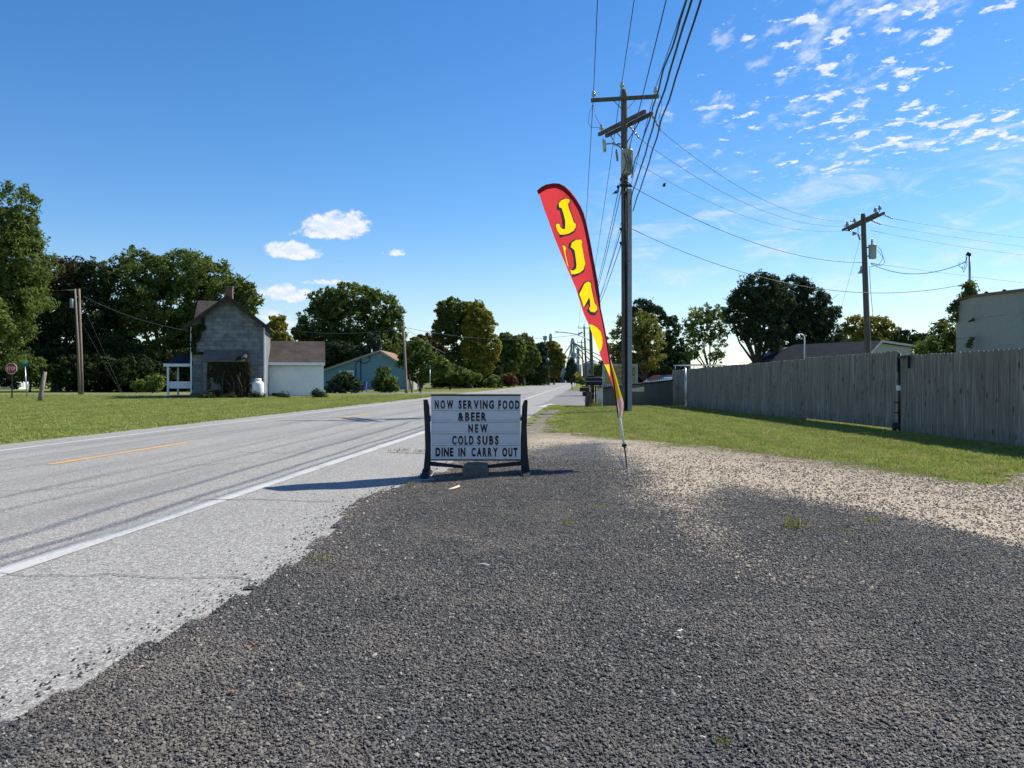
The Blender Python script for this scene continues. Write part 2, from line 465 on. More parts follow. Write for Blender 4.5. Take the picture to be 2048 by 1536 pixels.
def m_wood(c1, c2, knots=False, sc=1.0):
    def f():
        co = objco(); r = rnd()
        off = E(node('ShaderNodeVectorMath', _operation='ADD', i0=co, i1=comb(r * 13.0, r * 31.0, r * 7.0)).outputs[0])
        g = noise(mapping(off, (34 * sc, 34 * sc, 1.1 * sc)), 1, 5, .6, .4); b = noise(mapping(off, (3, 3, .7)), 1, 3, .6)
        col = mix(g.sm(.38, .64), c1, c2); col = mix(b.sm(.35, .7) * .5, col, tuple(x * .62 for x in c1))
        col = mix(E.m('FRACT', r * 7.13) * .55, col, tuple(x * .55 for x in c2))
        if knots:
            k = voro(mapping(off, (6.5, 6.5, 2.6)), 1); kk = 1.0 - k.sm(.10, .23)
            col = mix(kk * .8, col, (.045, .035, .028))
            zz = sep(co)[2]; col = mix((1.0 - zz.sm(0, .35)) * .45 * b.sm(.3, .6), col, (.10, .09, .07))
        return pbr(col, .85, bump(g, .5, .004), spec=.2)
    return f
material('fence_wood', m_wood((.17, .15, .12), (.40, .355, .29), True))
material('pole_wood', m_wood((.085, .073, .058), (.2, .175, .14), False, .6))
material('pole_wood_pale', m_wood((.17, .14, .11), (.34, .30, .25), False, .6))
material('timber', m_wood((.11, .08, .06), (.26, .2, .15)))
material('dark_timber', m_wood((.035, .028, .022), (.09, .07, .055)))
def m_shingle_wall():
    co = geoco(); r = rnd(); n = noise(co, 2.2, 5, .65); st = noise(mapping(co, (4.5, 4.5, .5)), 1, 4, .6); f = noise(co, 22, 4, .6)
    col = mix(r * .45 + f * .4, (.14, .155, .162), (.31, .325, .325))
    col = mix(n.sm(.42, .62) * .7, col, (.10, .115, .125)); col = mix(st.sm(.5, .75) * .5, col, (.09, .1, .115))
    return pbr(col, .85, bump(f, .3, .01))
material('grey_shingle', m_shingle_wall)
def m_white_wall():
    co = geoco(); n = noise(co, 1.4, 5, .6); f = noise(mapping(co, (1, 1, 9)), 3, 4, .6); s = noise(mapping(co, (5, 5, .6)), 1, 4)
    col = mix(n.sm(.4, .7) * .45, (.86, .88, .88), (.66, .70, .74)); col = mix(f.sm(.62, .72) * .35, col, (.34, .36, .38))
    col = mix(s.sm(.6, .8) * .3, col, (.42, .42, .38))
    return pbr(col, .7, bump(f, .2, .01))
material('old_white_paint', m_white_wall)
def m_roof(c1, c2, sx=3.3, sz=6.5):
    def f():
        co = geoco(); n = noise(co, 1.1, 5, .65); r2 = noise(co, 30, 3, .7)
        br = node('ShaderNodeTexBrick', Vector=mapping(comb(sep(co)[0] + sep(co)[1] * .3, sep(co)[2], 0), (1, 1, 1)), Scale=1.0, Color1=(.8, .8, .8, 1), Color2=(1, 1, 1, 1), Mortar=(.35, .35, .35, 1))
        br.inputs['Brick Width'].default_value = 1 / sx; br.inputs['Row Height'].default_value = 1 / sz; br.inputs['Mortar Size'].default_value = .012
        col = mix(n.sm(.3, .7), c1, c2); col = mix(r2.sm(.4, .7) * .3, col, tuple(x * .5 for x in c1))
        mul = node('ShaderNodeMix', _data_type='RGBA', _blend_type='MULTIPLY'); mul.inputs[0].default_value = .8
        E.nt.links.new(col.v, mul.inputs[6]); E.nt.links.new(br.outputs[0], mul.inputs[7])
        return pbr(E(mul.outputs[2]), .9, bump(E(br.outputs[0]), .3, .02), spec=.2)
    return f
material('roof_brown', m_roof((.055, .044, .039), (.098, .082, .072)))
material('roof_entry', m_roof((.14, .112, .10), (.21, .175, .155)))
material('roof_charcoal', m_roof((.018, .023, .035), (.035, .043, .06)))
material('roof_rust', m_roof((.25, .15, .11), (.36, .23, .17)))
def m_brick():
    co = geoco(); x, y, z = sep(co)
    br = node('ShaderNodeTexBrick', Vector=comb(x + y, z, 0), Scale=1.0, Color1=(.2, .07, .05, 1), Color2=(.12, .045, .035, 1), Mortar=(.22, .2, .18, 1))
    br.inputs['Brick Width'].default_value = .22; br.inputs['Row Height'].default_value = .075; br.inputs['Mortar Size'].default_value = .008
    return pbr(E(br.outputs[0]), .9)
material('chimney_brick', m_brick)
def m_masonry():
    co = geoco(); n = noise(co, .9, 6, .65); f = noise(co, 9, 5, .65); h = noise(mapping(co, (.25, .25, 5.5)), 1, 5, .6); s = noise(mapping(co, (2.2, 2.2, .25)), 1, 4, .6)
    col = mix(f, (.29, .28, .25), (.41, .395, .355)); col = mix(n.sm(.5, .72) * .4, col, (.17, .165, .155))
    col = mix(h.sm(.60, .66) * .45, col, (.11, .105, .10)); col = mix(s.sm(.58, .78) * .35, col, (.15, .145, .135))
    return pbr(col, .92, bump(f, .4, .02))
material('masonry', m_masonry)
plain('blue_siding', (.14, .29, .38), .6, var=.1)
plain('pale_siding', (.33, .33, .31), .6, var=.06)
plain('white_paint', (.76, .77, .78), .5, var=.06)
plain('cream_paint', (.62, .55, .38), .6)
plain('grey_metal', (.30, .32, .35), .45, .6, var=.1)
plain('guard_plastic', (.27, .29, .32), .45, 0, var=.06, bumps=.03)
plain('pale_metal', (.5, .52, .55), .35, .7)
plain('transformer_grey', (.33, .36, .38), .45, .1, var=.12, nscale=3)
plain('white_metal', (.8, .8, .78), .35)
plain('tank_white', (.78, .77, .74), .35, var=.1)
plain('black_wire', (.012, .012, .014), .5, var=.1)
plain('alu_wire', (.22, .23, .25), .4, .5)
plain('black_plastic', (.008, .009, .014), .6, var=.3)
plain('black_steel', (.012, .013, .016), .4, .2)
plain('porcelain', (.30, .24, .2), .2)
plain('glass_insulator', (.42, .48, .46), .12)
plain('concrete', (.11, .11, .098), .9, var=.25, nscale=12, bumps=.6)
plain('concrete_slab', (.42, .41, .38), .9, var=.18, nscale=2)
plain('olive_panel', (.11, .12, .10), .6, var=.12, nscale=2)
plain('red_sign', (.42, .012, .02), .4, var=.05)
plain('green_sign', (.008, .09, .065), .4, var=.05)
plain('yellow_sign', (.8, .42, .02), .4, var=.05)
plain('banner_yellow', (.38, .32, .10), .7, var=.15)
plain('banner_ink', (.09, .06, .03), .7)
plain('banner_white', (.42, .42, .4), .7)
plain('banner_blue', (.06, .07, .1), .7)
plain('bark', (.06, .05, .042), .95, var=.4, bumps=.8)
plain('pale_bark', (.2, .18, .15), .95, var=.3, bumps=.6)
plain('rubber', (.02, .02, .02), .8)
plain('leaf_litter', (.3, .13, .05), .7, var=.3, nscale=60)
plain('dry_stick', (.62, .5, .36), .7, var=.2, nscale=60)
plain('paper', (.75, .73, .68), .8)
plain('galvanised', (.36, .41, .46), .45, .5, var=.15, nscale=.6)
plain('blue_bin', (.03, .08, .3), .5)
plain('rust_trim', (.2, .12, .08), .7)
def m_line(c, wear):
    def f():
        co = geoco(); n = noise(co, 45, 4, .7); b = noise(co, 1.6, 4, .6)
        col = mix((n * .6 + b * .4).sm(.44, .62) * wear, c, (.26, .255, .25)); return pbr(col, .7, bump(n, .3, .004))
    return f
material('line_white', m_line((.47, .465, .44), .75))
material('line_yellow', m_line((.62, .33, .05), .7))
material('crack_fill', m_line((.055, .05, .045), .25))
def m_board():
    co = objco(); n = noise(co, 4, 4, .6); s = noise(mapping(co, (9, 9, 1.2)), 1, 4)
    col = mix(n.sm(.4, .75) * .3, (.70, .72, .76), (.58, .61, .66)); col = mix(s.sm(.6, .8) * .15, col, (.5, .5, .48))
    d = pbr(col, .28, spec=.5); t = E(node('ShaderNodeBsdfTranslucent', Color=(.72, .78, .95, 1)).outputs[0])
    ms = node('ShaderNodeMixShader', i0=.17); E.nt.links.new(d.v, ms.inputs[1]); E.nt.links.new(t.v, ms.inputs[2]); return E(ms.outputs[0])
material('sign_panel', m_board)
def cloth(name, c, tr):
    def f():
        co = objco(); w = noise(mapping(co, (420, 420, 420)), 1, 2); fold = noise(mapping(co, (11, 11, 1.6), rot=(0, R(-14), 0)), 1, 5, .6, .4)
        col = mix(fold.sm(.35, .7) * .3, c, tuple(x * .66 for x in c))  # shading of the wrinkles is put into the cloth colour
        d = pbr(col, .65, bump(fold * .8 + w * .05, .7, .03), spec=.25)
        t = E(node('ShaderNodeBsdfTranslucent', Color=mix(fold.sm(.3, .8) * .25, c, tuple(x * .7 for x in c))).outputs[0])
        ms = node('ShaderNodeMixShader', i0=tr); E.nt.links.new(d.v, ms.inputs[1]); E.nt.links.new(t.v, ms.inputs[2]); return E(ms.outputs[0])
    material(name, f)
cloth('cloth_red', (.66, .05, .06), .42)
cloth('cloth_yellow', (.86, .64, .01), .5)
cloth('cloth_black', (.05, .035, .05), .3)
cloth('cloth_maroon', (.30, .012, .03), .3)
cloth('cloth_pink', (.92, .62, .58), .5)
def m_glass(c=(.05, .07, .08)):
    return lambda: pbr(c, .08, spec=.8)
material('car_glass', m_glass((.06, .1, .12)))
material('window_glass', m_glass((.03, .035, .04)))
def paint(name, c):
    material(name, lambda: pbr(c, .3, spec=.6, Coat_Weight=.6, Coat_Roughness=.08))
paint('paint_red', (.45, .03, .03)); paint('paint_dark', (.02, .025, .045)); paint('paint_silver', (.5, .53, .56)); paint('paint_white', (.78, .78, .78))

# ------------------------------------------------------------------ ground, road, lots
def sheet(name, poly, z, m, label=None):
    b = MB(); b.add([(p[0], p[1], z) for p in poly], [tuple(range(len(poly)))])
    me = b.build(name, m, fixn=False); me.data.update()
    if me.data.polygons[0].normal.z < 0: me.data.flip_normals()
    return tag(me, label, kind='structure')
sheet('ground', [(-2500, -2500), (2500, -2500), (2500, 2500), (-2500, 2500)], 0, 'lawn_ground', 'green grassland on both sides of the road')
def rl(x0, y): return (x0 + RD * y, y)        # a point on a line parallel to the road
Y0, Y1 = -60, 900
def strip(name, a, b, z, m, label=None, ya=Y0, yb=Y1):
    return sheet(name, [rl(a, ya), rl(b, ya), rl(b, yb), rl(a, yb)], z, m, label)
# asphalt with slightly ragged edges
n = 900; ys = np.linspace(Y0, 240, n)
rag = lambda a, s: np.array([mnoise.noise(Vector((y * 1.7, s, 0))) for y in ys]) * a + np.array([mnoise.noise(Vector((y * 7.3, s + 5, 0))) for y in ys]) * a * .5
xl = -11.15 + RD * ys + rag(.10, 1); xr = -1.75 + RD * ys + rag(.12, 9)
V = np.zeros((2 * n, 3)); V[0::2, 0] = xl; V[1::2, 0] = xr; V[0::2, 1] = ys; V[1::2, 1] = ys; V[:, 2] = .008
i = np.arange(n - 1) * 2
tag(fast_mesh('road', V, np.stack([i, i + 1, i + 3, i + 2], 1), 'asphalt'), 'pale worn two-lane asphalt road running into the distance', kind='structure')
strip('road', -11.15, -1.75, .008, 'asphalt', 'far end of the asphalt road', 240.01, Y1)
strip('edge_line', -3.85, -3.66, .0125, 'line_white', 'solid white line along the near edge of the road')
strip('edge_line', -10.28, -10.14, .0125, 'line_white', 'solid white line along the far edge of the road')
for k in range(-2, 20):
    y0 = 11.3 + k * 13.1
    if y0 > 6: sheet('centre_dash', [rl(-7.91, y0), rl(-7.77, y0), rl(-7.77, y0 + 4.0), rl(-7.91, y0 + 4.0)], .0125, 'line_yellow', 'short yellow dash in the middle of the road')
sheet('side_street', [(-120, 60), (-44, 63), (-30, 65.5), rl(-11.0, 74), rl(-11.0, 81.5), (-30, 71.5), (-44, 69), (-120, 66)], .005, 'worn_lot', 'narrow side street behind the grey house')
lot = [G(1064, 811), G(1205, 815), G(1290, 812)] + [(14, 45), (14, 84), (9.6, 90), (6.3, 90), (5.0, 75), (3.4, 60), (2.4, 48), (1.5, 39)]
sheet('parking_lot', [(p[0], p[1]) for p in lot], .0125, 'worn_lot', 'dark worn lot beside the road before the mailboxes')
sheet('concrete_apron', [tuple(G(1076, 814))[:2], tuple(G(1100, 808))[:2], tuple(G(1128, 812))[:2], tuple(G(1134, 817))[:2], tuple(G(1100, 818))[:2]], .0175, 'concrete_slab', 'small pale concrete apron where grass meets the worn lot')

def crack(pts, w, label):
    P_ = [G(*p) for p in pts]; out = []
    for a, b in zip(P_[:-1], P_[1:]):
        L = (b - a).length; m = max(2, int(L / .06))
        for t in range(m):
            q = a.lerp(b, t / m); q.y += mnoise.noise(Vector((q.x * 6, 3, q.y))) * .05; out.append(q)
    b = MB(); vs = []
    for q in out:
        ww = w * (.5 + abs(mnoise.noise(Vector((q.x * 11, 1, 0)))) * 1.4); vs += [(q.x, q.y - ww, .0155), (q.x, q.y + ww, .0155)]
    b.add(vs, [(2 * i, 2 * i + 2, 2 * i + 3, 2 * i + 1) for i in range(len(out) - 1)])
    o = b.build('crack', 'crack_fill', fixn=True); tag(o, label, kind='structure')
crack([(-300, 1160), (0, 1151), (68, 1156), (140, 1155), (222, 1153), (307, 1159), (444, 1158), (523, 1165), (560, 1172)], .007, 'long thin crack across the shoulder nearest the camera')
crack([(380, 1003), (501, 1001), (562, 1002), (622, 1006), (683, 1006)], .012, 'thin crack across the shoulder left of the sign shadow')
crack([(774, 906), (800, 907), (849, 908), (900, 910)], .03, 'weedy joint across the shoulder left of the sign')
crack([(460, 905), (560, 908), (640, 906)], .012, 'faint crack across the lane behind the flag shadow')
crack([(560, 1045), (470, 1062), (380, 1080), (330, 1098), (262, 1110)], .005, 'hairline crack running along the shoulder beside the white line')
crack([(-200, 1010), (0, 985), (120, 980), (230, 972)], .008, 'thin crack across the near lane at the left edge')
crack([(985, 806), (1010, 800), (1045, 792), (1062, 786), (1055, 781), (1020, 779)], .05, 'curved tar-dark crack on the far lane beyond the sign')
crack([(1100, 776), (1150, 778), (1175, 781)], .08, 'dark joint where the worn lot meets the road')
crack([(700, 862), (760, 858), (830, 857)], .018, 'thin crack across the near lane left of the message sign')
crack([(300, 938), (420, 930), (520, 926)], .010, 'fine crack across the lane right of the yellow dash')

# gravel lot: its outline and the beige part, both measured on the ground
def gl(L): return [tuple(G(*p))[:2] for p in L]
edge_l = gl([(0, 1440), (150, 1362), (300, 1290), (450, 1205), (590, 1132), (625, 1100), (655, 1050), (690, 1022), (760, 985), (850, 955), (900, 925), (980, 880), (1050, 850), (1082, 828), (1100, 820)])
edge_t = gl([(1122, 822), (1108, 834), (1090, 850), (1100, 866), (1180, 877), (1300, 890), (1400, 902), (1600, 928), (1750, 952), (1850, 970), (2048, 988)])
COVER = [(-2.4, -6)] + [(-2.12 + RD * 1.0, 1.0)] + edge_l + edge_t + [(9.5, 11.6), (16, 10.8), (16, -6)]
DARK = [(-3, -6), (-3, 2)] + gl([(-60, 1440), (300, 1270), (590, 1110), (690, 1000), (850, 940), (900, 925), (1000, 912), (1060, 901), (1120, 890), (1180, 885), (1225, 890), (1262, 925), (1295, 960), (1318, 1000), (1345, 1045), (1400, 1095), (1480, 1150), (1540, 1180), (1565, 1172), (1520, 1130), (1450, 1080), (1405, 1030), (1400, 1005), (1450, 980), (1560, 998), (1750, 1028), (1900, 1062), (2048, 1108)]) + [(6.5, 6.0), (16, 4.5), (16, -6)]
st = .07
gx = np.arange(-3.2, 15.5, st); gy = np.arange(-4, 33, st)
X, Yg = np.meshgrid(gx, gy)
jit = (vnoise(X, Yg, 2.2, 3) - .5) * .34 + (vnoise(X, Yg, 9, 4) - .5) * .16
jx = 1 + .05 * Yg
cov = sdist(X, Yg, COVER) + jit * np.clip(Yg / 9, .25, 1.2)
DARK2 = gl([(1035, 870), (1050, 845), (1080, 816), (1125, 818), (1108, 836), (1092, 848), (1075, 862), (1060, 872)])
drk = np.maximum(sdist(X, Yg, DARK), sdist(X, Yg, DARK2) * .8 - .05) + (vnoise(X, Yg, 1.6, 5) - .5) * .3 + (vnoise(X, Yg, 6, 6) - .5) * .2
light = 1 - np.clip(drk / np.where(X < 3.2, .6, .35) * .5 + .5, 0, 1); light *= np.where(Yg < 7.6, np.clip(.6 + .4 * (Yg - 4.8) / 3.0, .55, 1), 1) ** np.where(X < 3.6, 1, 0)
cov = cov + .75 * np.clip((X + 1.0 - RD * Yg) / 1.0, 0, 1) * np.clip((Yg - 8) / 2, 0, 1) * (Yg < 24)
keep = (cov[:-1, :-1] > 0) & (cov[1:, 1:] > 0) & (cov[:-1, 1:] > 0) & (cov[1:, :-1] > 0)
Z = .013 + np.clip(cov, 0, .5) * .03 + (vnoise(X, Yg, 1.1, 8) - .5) * .02 * np.clip(cov * 2, 0, 1) + (vnoise(X, Yg, 7, 9) - .5) * .008 * np.clip(cov * 3, 0, 1)
GZ = lambda x, y: Z[np.clip(((y + 4) / st).astype(int), 0, Z.shape[0] - 1), np.clip(((x + 3.2) / st).astype(int), 0, Z.shape[1] - 1)]
dirt = np.clip(1.15 - cov / 1.3, 0, 1) * np.clip((Yg - 7) / 4, 0, 1)
idx = np.arange(X.size).reshape(X.shape); q = np.stack([idx[:-1, :-1][keep], idx[:-1, 1:][keep], idx[1:, 1:][keep], idx[1:, :-1][keep]], 1)
used = np.unique(q); remap = np.full(X.size, -1); remap[used] = np.arange(len(used))
V = np.stack([X.ravel(), Yg.ravel(), Z.ravel()], 1)[used]
tag(fast_mesh('gravel_lot', V, remap[q], 'gravel', {'light': light.ravel()[used], 'dirt': dirt.ravel()[used]}, smooth=True), 'gravel pull-off of black millings and pale beige stone', kind='structure')
COVg, LIGHTg = cov, light
def gsample(A, x, y): return A[np.clip(((y + 4) / st).astype(int), 0, A.shape[0] - 1), np.clip(((x + 3.2) / st).astype(int), 0, A.shape[1] - 1)]

# ------------------------------------------------------------------ loose stones
def stone_mesh(name, m, seed):
    rs = random.Random(seed); bm = bmesh.new(); bmesh.ops.create_icosphere(bm, subdivisions=1, radius=1)
    for v in bm.verts:
        v.co = v.co * (1 + rs.uniform(-.28, .22)); v.co.z *= .62; v.co.x *= 1.15
    me = bpy.data.meshes.new(name); bm.to_mesh(me); bm.free(); me.materials.append(MATS[m])
    o = bpy.data.objects.new(name, me); COL.objects.link(o); o.scale = (.008, .008, .008); return o
def stones(name, label, n_try, box, dens, size, m, z0=.002, seeds=(1, 2, 3)):
    x = RNG.uniform(box[0], box[1], n_try); y = RNG.uniform(box[2], box[3], n_try)
    k = RNG.random(n_try) < dens(x, y); x, y = x[k], y[k]
    s = np.clip(RNG.lognormal(0, .38, len(x)), .4, 2.3) * size
    z = GZ(x, y) + s * .28 + z0 if z0 is not None else np.full(len(x), .009) + s * .4
    rot = np.stack([RNG.normal(0, .35, len(x)), RNG.normal(0, .35, len(x)), RNG.uniform(0, 6.28, len(x))], 1)
    scl = np.stack([s * RNG.uniform(.8, 1.3, len(x)), s * RNG.uniform(.7, 1.1, len(x)), s * RNG.uniform(.7, 1.2, len(x))], 1)
    src = [stone_mesh('pebble', m, q_) for q_ in seeds]
    o = scatter(name, np.stack([x, y, z], 1), rot, scl, RNG.integers(0, len(src), len(x)), src)
    return tag(o, label, 'gravel', kind='stuff')
inv_v = lambda x, y: (np.abs(x) < y * .85 + 1.1) & (y > 1.3)
stones('loose_millings', 'loose black asphalt millings covering the gravel lot', 1900000, (-2.4, 9.0, 1.4, 13.5),
       lambda x, y: inv_v(x, y) * (gsample(COVg, x, y) > .015) * np.clip((14.5 - y) / 10, 0, 1) ** 1.7 * np.clip(1.1 - gsample(LIGHTg, x, y) * 1.5, 0, 1), .0043, 'tar_stone')
stones('pale_stones', 'pale beige stones mixed into the gravel lot', 120000, (-2.4, 9, 3.0, 15),
       lambda x, y: inv_v(x, y) * (gsample(COVg, x, y) > .02) * np.clip(gsample(LIGHTg, x, y) * 1.3, .015, 1) * np.clip((16 - y) / 8, 0, 1), .0068, 'pale_stone')
def scat_d(x, y):
    d = -sdist(x, y, COVER)     # distance out onto the asphalt
    return (d > 0) * inv_v(x, y) * np.where(d < 1.6, np.exp(-d / .09) * .75 + .006 * np.clip(1 - d / 1.6, 0, 1), 0) * (x > -3.9 + RD * y)
stones('scattered_stones', 'small black stones strewn over the pale road shoulder', 90000, (-4.2, 1.5, 2.2, 13), scat_d, .0047, 'black_bit', None)

# ------------------------------------------------------------------ grass
def tuft_mesh(name, m, seed, blades=34, r=.13, h=.06, w=.006):
    rs = random.Random(seed); vs, fs = [], []
    for b in range(blades):
        a = rs.uniform(0, 6.28); q = r * math.sqrt(rs.random()); bx, by = q * math.cos(a), q * math.sin(a)
        hh = h * rs.uniform(.5, 1.25); an = rs.uniform(0, 6.28); ln = hh * rs.uniform(.2, .9); a2 = rs.uniform(0, 6.28)
        ux, uy = math.cos(an) * w, math.sin(an) * w; lx, ly = math.cos(a2) * ln, math.sin(a2) * ln
        i = len(vs)
        vs += [(bx - ux, by - uy, -.005), (bx + ux, by + uy, -.005), (bx + lx * .4 + ux * .7, by + ly * .4 + uy * .7, hh * .6), (bx + lx * .4 - ux * .7, by + ly * .4 - uy * .7, hh * .6), (bx + lx, by + ly, hh)]
        fs += [(i, i + 1, i + 2, i + 3), (i + 3, i + 2, i + 4)]
    me = bpy.data.meshes.new(name); me.from_pydata(vs, [], fs); me.materials.append(MATS[m]); me.update()
    at = me.attributes.new('tint', 'FLOAT', 'POINT'); at.data.foreach_set('value', np.repeat([rs.random() for _ in range(blades)], 5).astype(np.float32))
    o = bpy.data.objects.new(name, me); COL.objects.link(o); return o
def lawn(name, label, n_try, box, dens, sl, m='grass_blade', zf=1.0, **kw):
    x = RNG.uniform(box[0], box[1], n_try); y = RNG.uniform(box[2], box[3], n_try)
    k = RNG.random(n_try) < dens(x, y); x, y = x[k], y[k]; n = len(x)
    rot = np.stack([np.zeros(n), np.zeros(n), RNG.uniform(0, 6.28, n)], 1)
    s = sl(x, y) * RNG.uniform(.75, 1.25, n); scl = np.stack([s, s, zf * s * RNG.uniform(.7, 1.25, n)], 1)
    src = [tuft_mesh('grass_tuft', m, q_, **kw) for q_ in (11, 12, 13)]
    o = scatter(name, np.stack([x, y, np.zeros(n)], 1), rot, scl, RNG.integers(0, 3, n), src)
    return tag(o, label, 'grass', kind='stuff')
FENCE_L = [(9.55, 6.5), (9.34, 14.03), (9.24, 18.3), (8.93, 23.4), (7.9, 35.0), (7.67, 37.0)]
def d_right(x, y):
    c = sdist(x, y, COVER); road = x - (-1.55 + RD * y); lt = sdist(x, y, [(p[0], p[1]) for p in lot])
    edge = np.clip((-c - .1 + (vnoise(x, y, 1.8, 21) - .5) * 1.3) / 1.1, 0, 1)
    return edge * (c < -.02) * (road > .1) * (lt < -.05) * (vnoise(x, y, .9, 22) * .5 + .62)
lawn('lawn_grass', 'short bright green grass in front of the wooden fence', 42000, (-.5, 11, 9, 42), d_right, lambda x, y: .75 + y * .022, zf=.72)
lawn('sparse_grass', 'sparse yellowing grass creeping over the beige gravel edge', 16000, (-.5, 10, 9, 24),
     lambda x, y: np.clip(1 - np.abs(sdist(x, y, COVER) + .3) / .75, 0, 1) * (x > -1.0 + RD * y) * .9 * (vnoise(x, y, 2.5, 33) > .38), lambda x, y: x * 0 + .6, 'weed', blades=30)
def d_left(x, y):
    road = (-11.25 + RD * y) - x
    return (road > 0) * (x > -1.0 * y - 4) * (x > -y * .72 - 3) * np.clip(1.25 - y / 90, .3, 1) * np.clip(road / .25 + .25, 0, 1)
lawn('lawn_grass', 'mown green lawn between the road and the grey house', 52000, (-48, -6, 11, 62), d_left, lambda x, y: 1.0 + y * .042, h=.05, zf=.5)
# ------------------------------------------------------------------ trees
def crown(name, blobs, Y, mat_, leaf=None, dens=1.0, clump=1.0, parent=None, seed=0, flat=0.75, depth=None, shell=.62, cover=1.0):
    """blobs: (px, py, rx, ry[, dy]) ellipses as measured in the photograph, at distance Y"""
    rs = np.random.default_rng(seed + 100); s = Y / FOC; leaf = leaf or max(.10, .0026 * Y)
    C, N_, T = [], [], []
    for bl in blobs:
        px, py, rx, ry = bl[:4]; dyy = bl[4] if len(bl) > 4 else rs.uniform(-.25, .25) * rx * s
        c = np.array(P(px, py, Y)) + np.array([0, dyy, 0]); r = np.array([rx * s, (depth or rx * s * .85), ry * s])
        cr = np.clip(.16 * (rx + ry) / 2 * s, .35, 1.15) * clump
        area = 4 * math.pi * ((r[0] * r[1]) ** 1.6 / 3 + (r[0] * r[2]) ** 1.6 / 3 + (r[1] * r[2]) ** 1.6 / 3) ** (1 / 1.6)
        nc = int(area / (cr * cr * 2.6) * 1.25 * cover) + 4
        d = rs.normal(size=(nc, 3)); d /= np.linalg.norm(d, axis=1)[:, None]
        rad = shell + (1.02 - shell) * rs.random(nc) ** .6
        rad = rad * (1 + .14 * np.sin(d[:, 0] * 5 + seed) * np.cos(d[:, 2] * 6 + px))
        cc = c + d * r * rad[:, None]
        per = int(np.clip(cr * cr * 9.5 / (leaf * leaf) * .42 * dens, 14, 150))
        e = rs.normal(size=(nc, per, 3)); e /= np.linalg.norm(e, axis=2)[:, :, None]
        e[:, :, 2] = e[:, :, 2] * flat + .12
        rr = cr * rs.uniform(.6, 1.35, (nc, 1)) * (rs.random((nc, per)) ** .45)
        pts = cc[:, None, :] + e * rr[:, :, None]
        C.append(pts.reshape(-1, 3)); N_.append((e * .8 + d[:, None, :] * .5).reshape(-1, 3))
        T.append((rs.random(nc)[:, None] * .6 + rs.random((nc, per)) * .4).ravel())
    C = np.concatenate(C); Nn = np.concatenate(N_); T = np.concatenate(T)
    keep = C[:, 2] > .05; C, Nn, T = C[keep], Nn[keep], T[keep]; n = len(C)
    Nn = Nn + rs.normal(size=(n, 3)) * .75; Nn /= np.linalg.norm(Nn, axis=1)[:, None]
    a = np.cross(Nn, rs.normal(size=(n, 3))); a /= np.linalg.norm(a, axis=1)[:, None]; b = np.cross(Nn, a)
    L = leaf * rs.uniform(.6, 1.3, n)[:, None]
    V = np.stack([C - a * L, C + b * L * .42 + Nn * L * .12, C + a * L, C - b * L * .42 + Nn * L * .12], 1).reshape(-1, 3)
    if parent is not None: V = V - np.array(parent.location)
    F = np.arange(4 * n).reshape(n, 4)
    return fast_mesh(name, V, F, mat_, {'tint': np.repeat(T, 4)}, parent=parent)
LEAFN = [0]
def tree(name, label, px, Y, blobs, mat_, base_py=None, trunk_r=.3, bark='bark', cat='tree', group=None, limbs=True, seed=0, extra=None, **kw):
    x = (px - CX) / FOC * Y
    t = thing(name, (x, Y, 0), label, cat, group)
    cr = crown('crown', blobs, Y, mat_, parent=t, seed=seed, **kw); LEAFN[0] += len(cr.data.polygons)
    if extra:
        for nm, bl, mm in extra:
            e = crown(nm, bl, Y, mm, parent=t, seed=seed + 5, **kw); LEAFN[0] += len(e.data.polygons)
    b = MB(); rs = random.Random(seed)
    tops = [P(q[0], q[1], Y) for q in blobs]; low = min(p.z for p in tops)
    fork = Vector((x + rs.uniform(-.2, .2), Y, max(.8, low * .55)))
    b.tube([(x, Y, -.1), (x, Y, .3), fork], [trunk_r * 1.35, trunk_r, trunk_r * .8], 9)
    tr = b.build('trunk', bark, t)
    if limbs:
        b = MB()
        for q in tops:
            mid = fork.lerp(q, .5) + Vector((rs.uniform(-.5, .5), rs.uniform(-.4, .4), rs.uniform(-.1, .5)))
            b.tube([fork - Vector((0, 0, .1)), mid, q], [trunk_r * .6, trunk_r * .34, trunk_r * .1], 6)
            for k in range(4):
                s_ = mid.lerp(q, rs.uniform(0, .8)); L = (q - fork).length * .35
                e = s_ + Vector((rs.uniform(-1, 1), rs.uniform(-.6, .6), rs.uniform(-.2, .9))) * L
                b.tube([s_, s_.lerp(e, .5) + Vector((0, 0, .15)), e], [trunk_r * .22, trunk_r * .13, trunk_r * .05], 5)
        b.build('limbs', bark, t)
    return t
tree('broadleaf_tree', 'tall leafy tree cut by the left edge of the photo, above the stop sign', -20, 61,
     [(20, 432, 48, 70), (-10, 520, 95, 110), (42, 520, 42, 75), (30, 600, 45, 60), (-60, 600, 120, 150), (-90, 450, 90, 90)], 'leaf_green', trunk_r=.45, seed=1,
     extra=[('lower_crown', [(20, 640, 42, 50, -3), (10, 700, 34, 34, -3), (-30, 690, 60, 70, -3), (45, 660, 28, 24, -3)], 'leaf_bright')])
tree('maroon_tree', 'dark reddish tree between the edge tree and the broad oak', 110, 84,
     [(112, 558, 42, 42), (150, 560, 45, 45)], 'leaf_maroon', trunk_r=.4, seed=2,
     extra=[('lower_crown', [(90, 620, 60, 60), (160, 620, 70, 60), (120, 690, 80, 70), (40, 700, 70, 70), (190, 560, 40, 40)], 'leaf_dark')])
